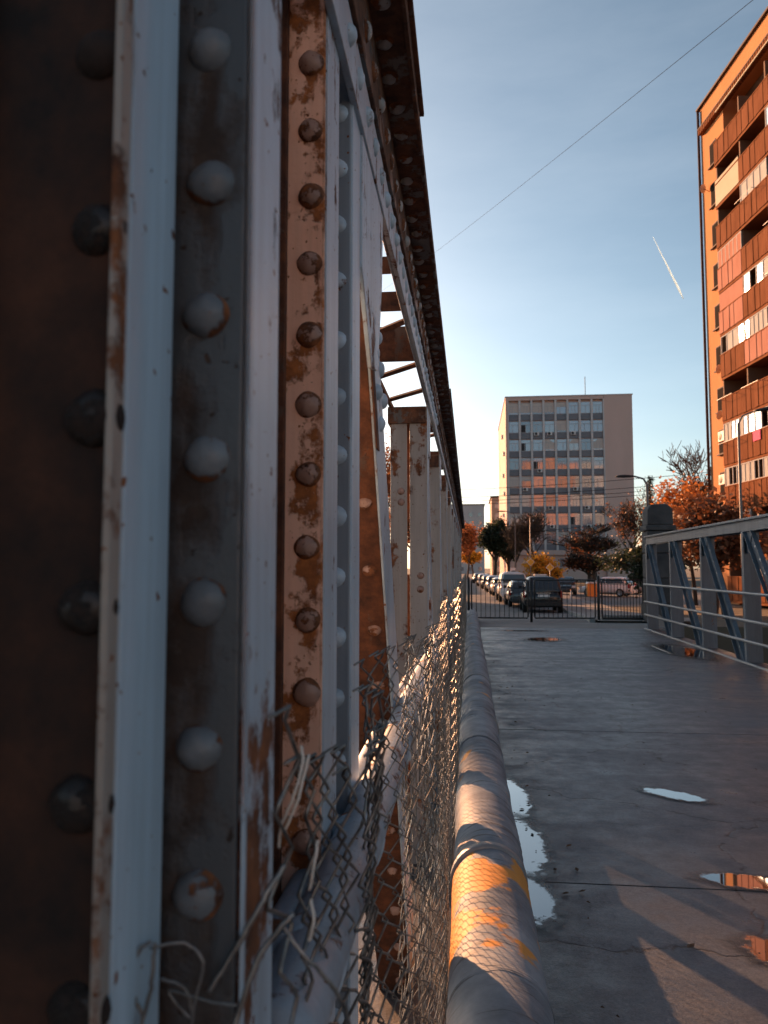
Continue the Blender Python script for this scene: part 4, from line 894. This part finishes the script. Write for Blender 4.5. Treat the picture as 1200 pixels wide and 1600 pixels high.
# ------------------------------------------------------------------ trees and shrubs
M_bark = m_var('bark', (.035, .028, .022), (.075, .06, .05), 6, .9, 0, .3, (4, 4, 1))
M_lo = m_leaf('rust orange leaves', (.42, .15, .04), (.58, .24, .07)); M_lb = m_leaf('brown autumn leaves', (.26, .11, .05), (.42, .18, .07)); M_ly = m_leaf('yellow leaves', (.55, .28, .02), (.62, .36, .04)); M_lg = m_leaf('dark evergreen leaves', (.018, .028, .014), (.04, .055, .028)); M_lr = m_leaf('russet leaves', (.12, .045, .02), (.22, .085, .035))
def tree(name, label, x, y, h, rad, leafm=None, nleaf=0, lsize=.16, seed=1, trunk_f=.35, depth=4, zb=None, r0=None, spread=.55, group='trees', cat='tree', flat=1.0, kids=4, minr=.012):
    rq = random.Random(seed); zg = ground_z(y) if zb is None else zb
    t = thing(name, label, cat, (x, y, zg), group=group)
    wood = MB(); tips = []
    c0 = Vector((x, y, zg)); crown_c = Vector((x, y, zg + h * (trunk_f + 1) / 2)); crz = h * (1 - trunk_f) / 2
    def grow(p, d, L_, r, lev):
        n_ = 3 if lev else 4; pts = [p]; rr = [r]; q = p.copy(); dd = d.copy()
        for k in range(n_):
            dd = (dd + Vector((rq.uniform(-1, 1), rq.uniform(-1, 1), rq.uniform(-.5, .9))) * .16).normalized(); q = q + dd * (L_ / n_); pts.append(q.copy()); rr.append(r * (1 - .45 * (k + 1) / n_))
            if lev >= depth - 1: tips.append(q.copy())
        rr = [max(q_, minr) for q_ in rr]; wood.tube(pts, rr, 7 if lev == 0 else (5 if lev == 1 else 3), cap=False)
        if lev < depth:
            for k in range(kids + (2 if lev == 0 else 0)):
                f = rq.uniform(.35, 1.0) if lev else rq.uniform(.6, 1.0)
                i_ = min(n_ - 1, int(f * n_)); b = pts[i_].lerp(pts[i_ + 1], f * n_ - i_)
                a_ = rq.uniform(0, 6.283); side = Vector((math.cos(a_), math.sin(a_), rq.uniform(-.1, .5) * flat))
                grow(b, (dd * (1 - spread) + side * spread).normalized(), L_ * rq.uniform(.55, .8) * (1 if lev else .95), rr[i_] * rq.uniform(.45, .62), lev + 1)
    grow(c0, Vector((rq.uniform(-.05, .05), rq.uniform(-.05, .05), 1)), h * trunk_f * 1.05, r0 or h * .022, 0)
    # pull the skeleton into the wanted crown size
    mxz = max(p[2] for p in wood.v) - zg; mxr = sorted(math.hypot(p[0] - x, p[1] - y) for p in wood.v)[int(len(wood.v) * .97)]
    sz, sr = h / mxz, rad / max(mxr, .1)
    fx = lambda p: Vector((x + (p[0] - x) * sr, y + (p[1] - y) * sr, zg + (p[2] - zg) * sz)) if True else p
    wood.v = [tuple(fx(p)) for p in wood.v]; tips = [fx(p) for p in tips]
    wood.build('trunk', M_bark, t)
    if nleaf:
        m = MB()
        for k in range(nleaf):
            b = rq.choice(tips); sp_ = rad * .10 + .12
            c = b + Vector((rq.gauss(0, 1), rq.gauss(0, 1), rq.gauss(0, .8))) * sp_
            if c.z < zg + .1: c.z = zg + rq.uniform(.1, .5)
            u = Vector((rq.gauss(0, 1), rq.gauss(0, 1), rq.gauss(0, .7))).normalized(); v_ = u.cross(Vector((rq.gauss(0, 1), rq.gauss(0, 1), rq.gauss(0, 1)))).normalized(); s_ = lsize * rq.uniform(.6, 1.3)
            m.add([c - u * s_, c + v_ * s_ * .55, c + u * s_, c - v_ * s_ * .55], [(0, 1, 2, 3)])
        m.build('crown', leafm, t)
    return t
def conifer(label, x, y, h, rad, seed):
    rq = random.Random(seed); zg = ground_z(y); t = thing('conifer', label, 'tree', (x, y, zg), group='trees'); w_ = MB().tube([(x, y, zg), (x, y, zg + h)], [h * .018, .02], 7); m = MB()
    for k in range(int(h * 9)):
        z = zg + h * (.12 + .88 * k / (h * 9)); f = 1 - (z - zg) / h; L_ = rad * (f + .06) * rq.uniform(.75, 1.1)
        a_ = rq.uniform(0, 6.283); d = Vector((math.cos(a_), math.sin(a_), -.12)); p = Vector((x, y, z)); w_.tube([p, p + d * L_], [.03, .006], 3, cap=False)
        for q in range(22):
            c = p + d * L_ * rq.uniform(.15, 1) + Vector((rq.gauss(0, .12), rq.gauss(0, .12), rq.gauss(-.05, .08))); u = (d + Vector((rq.gauss(0, .5), rq.gauss(0, .5), rq.gauss(0, .3)))).normalized() * .2; v_ = Vector((-u.y, u.x, rq.gauss(0, .05))) * .3
            m.add([c - u, c + v_, c + u, c - v_], [(0, 1, 2, 3)])
    w_.build('trunk', M_bark, t); m.build('crown', M_lg, t); return t
tree('autumn_tree', 'round rust orange autumn tree beside the orange block', 12.9, 46, 7.3, 2.1, M_lo, 8000, .12, 3, .3)
tree('autumn_tree', 'thin russet tree behind the stone pier', 10.2, 42, 5.6, 1.5, M_lb, 1800, .12, 5, .3)
tree('autumn_tree', 'dark bushy tree left of the railing end', 8.15, 36, 3.2, .85, M_lg, 4200, .11, 8, .12)
tree('autumn_tree', 'brown leafy tree seen through the railing truss', 8.6, 27, 4.2, 1.9, M_lr, 5200, .12, 9, .2, zb=-.3)
tree('autumn_tree', 'russet tree at the railing beside the photo edge', 10.5, 24.5, 3.6, 1.9, M_lb, 4200, .12, 19, .2, zb=-.4)
tree('autumn_tree', 'dark brown tree behind the railing, in front of the lamp', 9.9, 33, 4.6, 1.9, M_lr, 5200, .12, 29, .2)
tree('bare_tree', 'tall bare tree rising behind the rust orange tree', 20.0, 66, 13.4, 4.4, None, 0, 0, 11, .35, 5, kids=4, minr=.03, r0=.4)
tree('bare_tree', 'dark bare tree in front of the left office windows', 8.2, 98, 10, 4.2, None, 0, 0, 14, .3, 5, minr=.022)
tree('bare_tree', 'spreading bare tree in front of the office entrance', 17.5, 112, 8.5, 5.0, M_lr, 500, .2, 15, .25, 5, minr=.022)
tree('bare_tree', 'bare tree before the blank office wall', 21.5, 104, 13, 3.6, M_lb, 900, .16, 16, .3, 5, minr=.022)
tree('bare_tree', 'bare tree with last brown leaves right of the office block', 24.5, 100, 12, 3.4, M_lb, 2600, .18, 26, .3, 5, minr=.022)
tree('bare_tree', 'slim bare tree at the left office corner', 5.9, 104, 9, 2.6, None, 0, 0, 17, .3, 5, minr=.022)
conifer('narrow dark conifer beside the street lamp', 16.0, 70, 10.4, 1.9, 2)
tree('yellow_bush', 'glowing orange yellow bush behind the cabinet', 5.0, 56, 3.2, 1.25, M_ly, 2600, .13, 21, .2)
tree('yellow_bush', 'small yellow bush left of the cabinet', 3.9, 55, 1.9, .7, M_ly, 900, .12, 22, .15)
tree('evergreen_tree', 'tall dark evergreen beside the street far off', 3.6, 112, 9.4, 2.0, M_lg, 9000, .22, 23, .15)
tree('evergreen_tree', 'second dark evergreen behind the parked row', 6.2, 120, 8.0, 2.2, M_lg, 7000, .22, 24, .15)
tree('evergreen_tree', 'dark green hedge tree behind the lot', 18, 80, 4.0, 4.0, M_lg, 9000, .2, 33, .12)
tree('bare_tree', 'low thin brown tree right of the office door', 14.5, 96, 4.2, 3.2, M_lr, 1100, .18, 34, .2, 5, minr=.03)
tree('autumn_tree', 'glowing orange tree at the far end of the street', 1.0, 180, 6.5, 2.6, M_ly, 3000, .3, 31, .25)
tree('autumn_tree', 'russet tree at the left kerb of the street', -.3, 150, 11, 3.4, M_lb, 3500, .3, 36, .3)
tree('autumn_tree', 'brown leaved tree seen through the gap in the truss', -9.5, 84, 16.5, 4.2, M_lb, 5200, .2, 32, .3)
tree('autumn_tree', 'brown leaved tree behind the far truss uprights', -4.8, 66, 8, 3.0, M_lb, 4200, .18, 37, .3)

# ------------------------------------------------------------------ cables and the vapour trail
M_cab = m_flat('black cable', (.012, .012, .014), 1.0, 0, .1)
def cable(p, q, sag, r, label, grp='overhead cables'):
    p, q = Vector(p), Vector(q); pts = [p.lerp(q, k / 24) - Vector((0, 0, sag * 4 * (k / 24) * (1 - k / 24))) for k in range(25)]
    o = MB().tube(pts, r, 6).build('overhead_cable', M_cab); return tag(o, label, 'cable', grp)
dv = Vector((4.953, 14, 11.803)) - Vector((-1.665, 40, 18.578)); A_ = Vector((-1.665, 40, 18.578))
cable(A_ - dv * .9, A_ + dv * 1.6, .35, .0055, 'single dark cable crossing the open sky', None)
for k, (z_, yy) in enumerate(((7.9, 60), (7.35, 61), (7.1, 62), (6.9, 63))):
    cable((-20, yy + 12, z_ + .9), (22, yy - 6, z_ + .55), .75, .02, ['topmost of the overhead cables crossing before the office block', 'second overhead cable from above before the office block', 'third overhead cable from above before the office block', 'lowest of the close set overhead cables before the office block'][k])
cable((-12, 70, 6.2), (8, 57, 4.4), 1.0, .018, 'slack low cable hanging over the parked row')
cable((8, 57, 4.4), (22, 70, 8.3), .7, .018, 'cable rising right across the lower office windows')
M_trail, nt_, b_ = base_mat('white vapour'); tr_ = nt_.nodes.new('ShaderNodeBsdfTranslucent'); tr_.inputs['Color'].default_value = (.70, .86, .95, 1); nt_.links.new(tr_.outputs[0], nt_.nodes['Material Output'].inputs['Surface'])
P0, P1 = Vector((1441.8, 6000, 2575)), Vector((1658.6, 6000, 2071.9))
o = MB().tube([P0.lerp(P1, k / 20) + Vector((1.2 * math.sin(k * .9), 0, 0)) for k in range(21)], [1.5 + 9 * (k / 20) if k < 17 else (11 - (k - 16) * 2) for k in range(21)], 8).build('vapour_trail', M_trail); tag(o, 'short white vapour trail in the sky near the orange block', 'vapour trail')
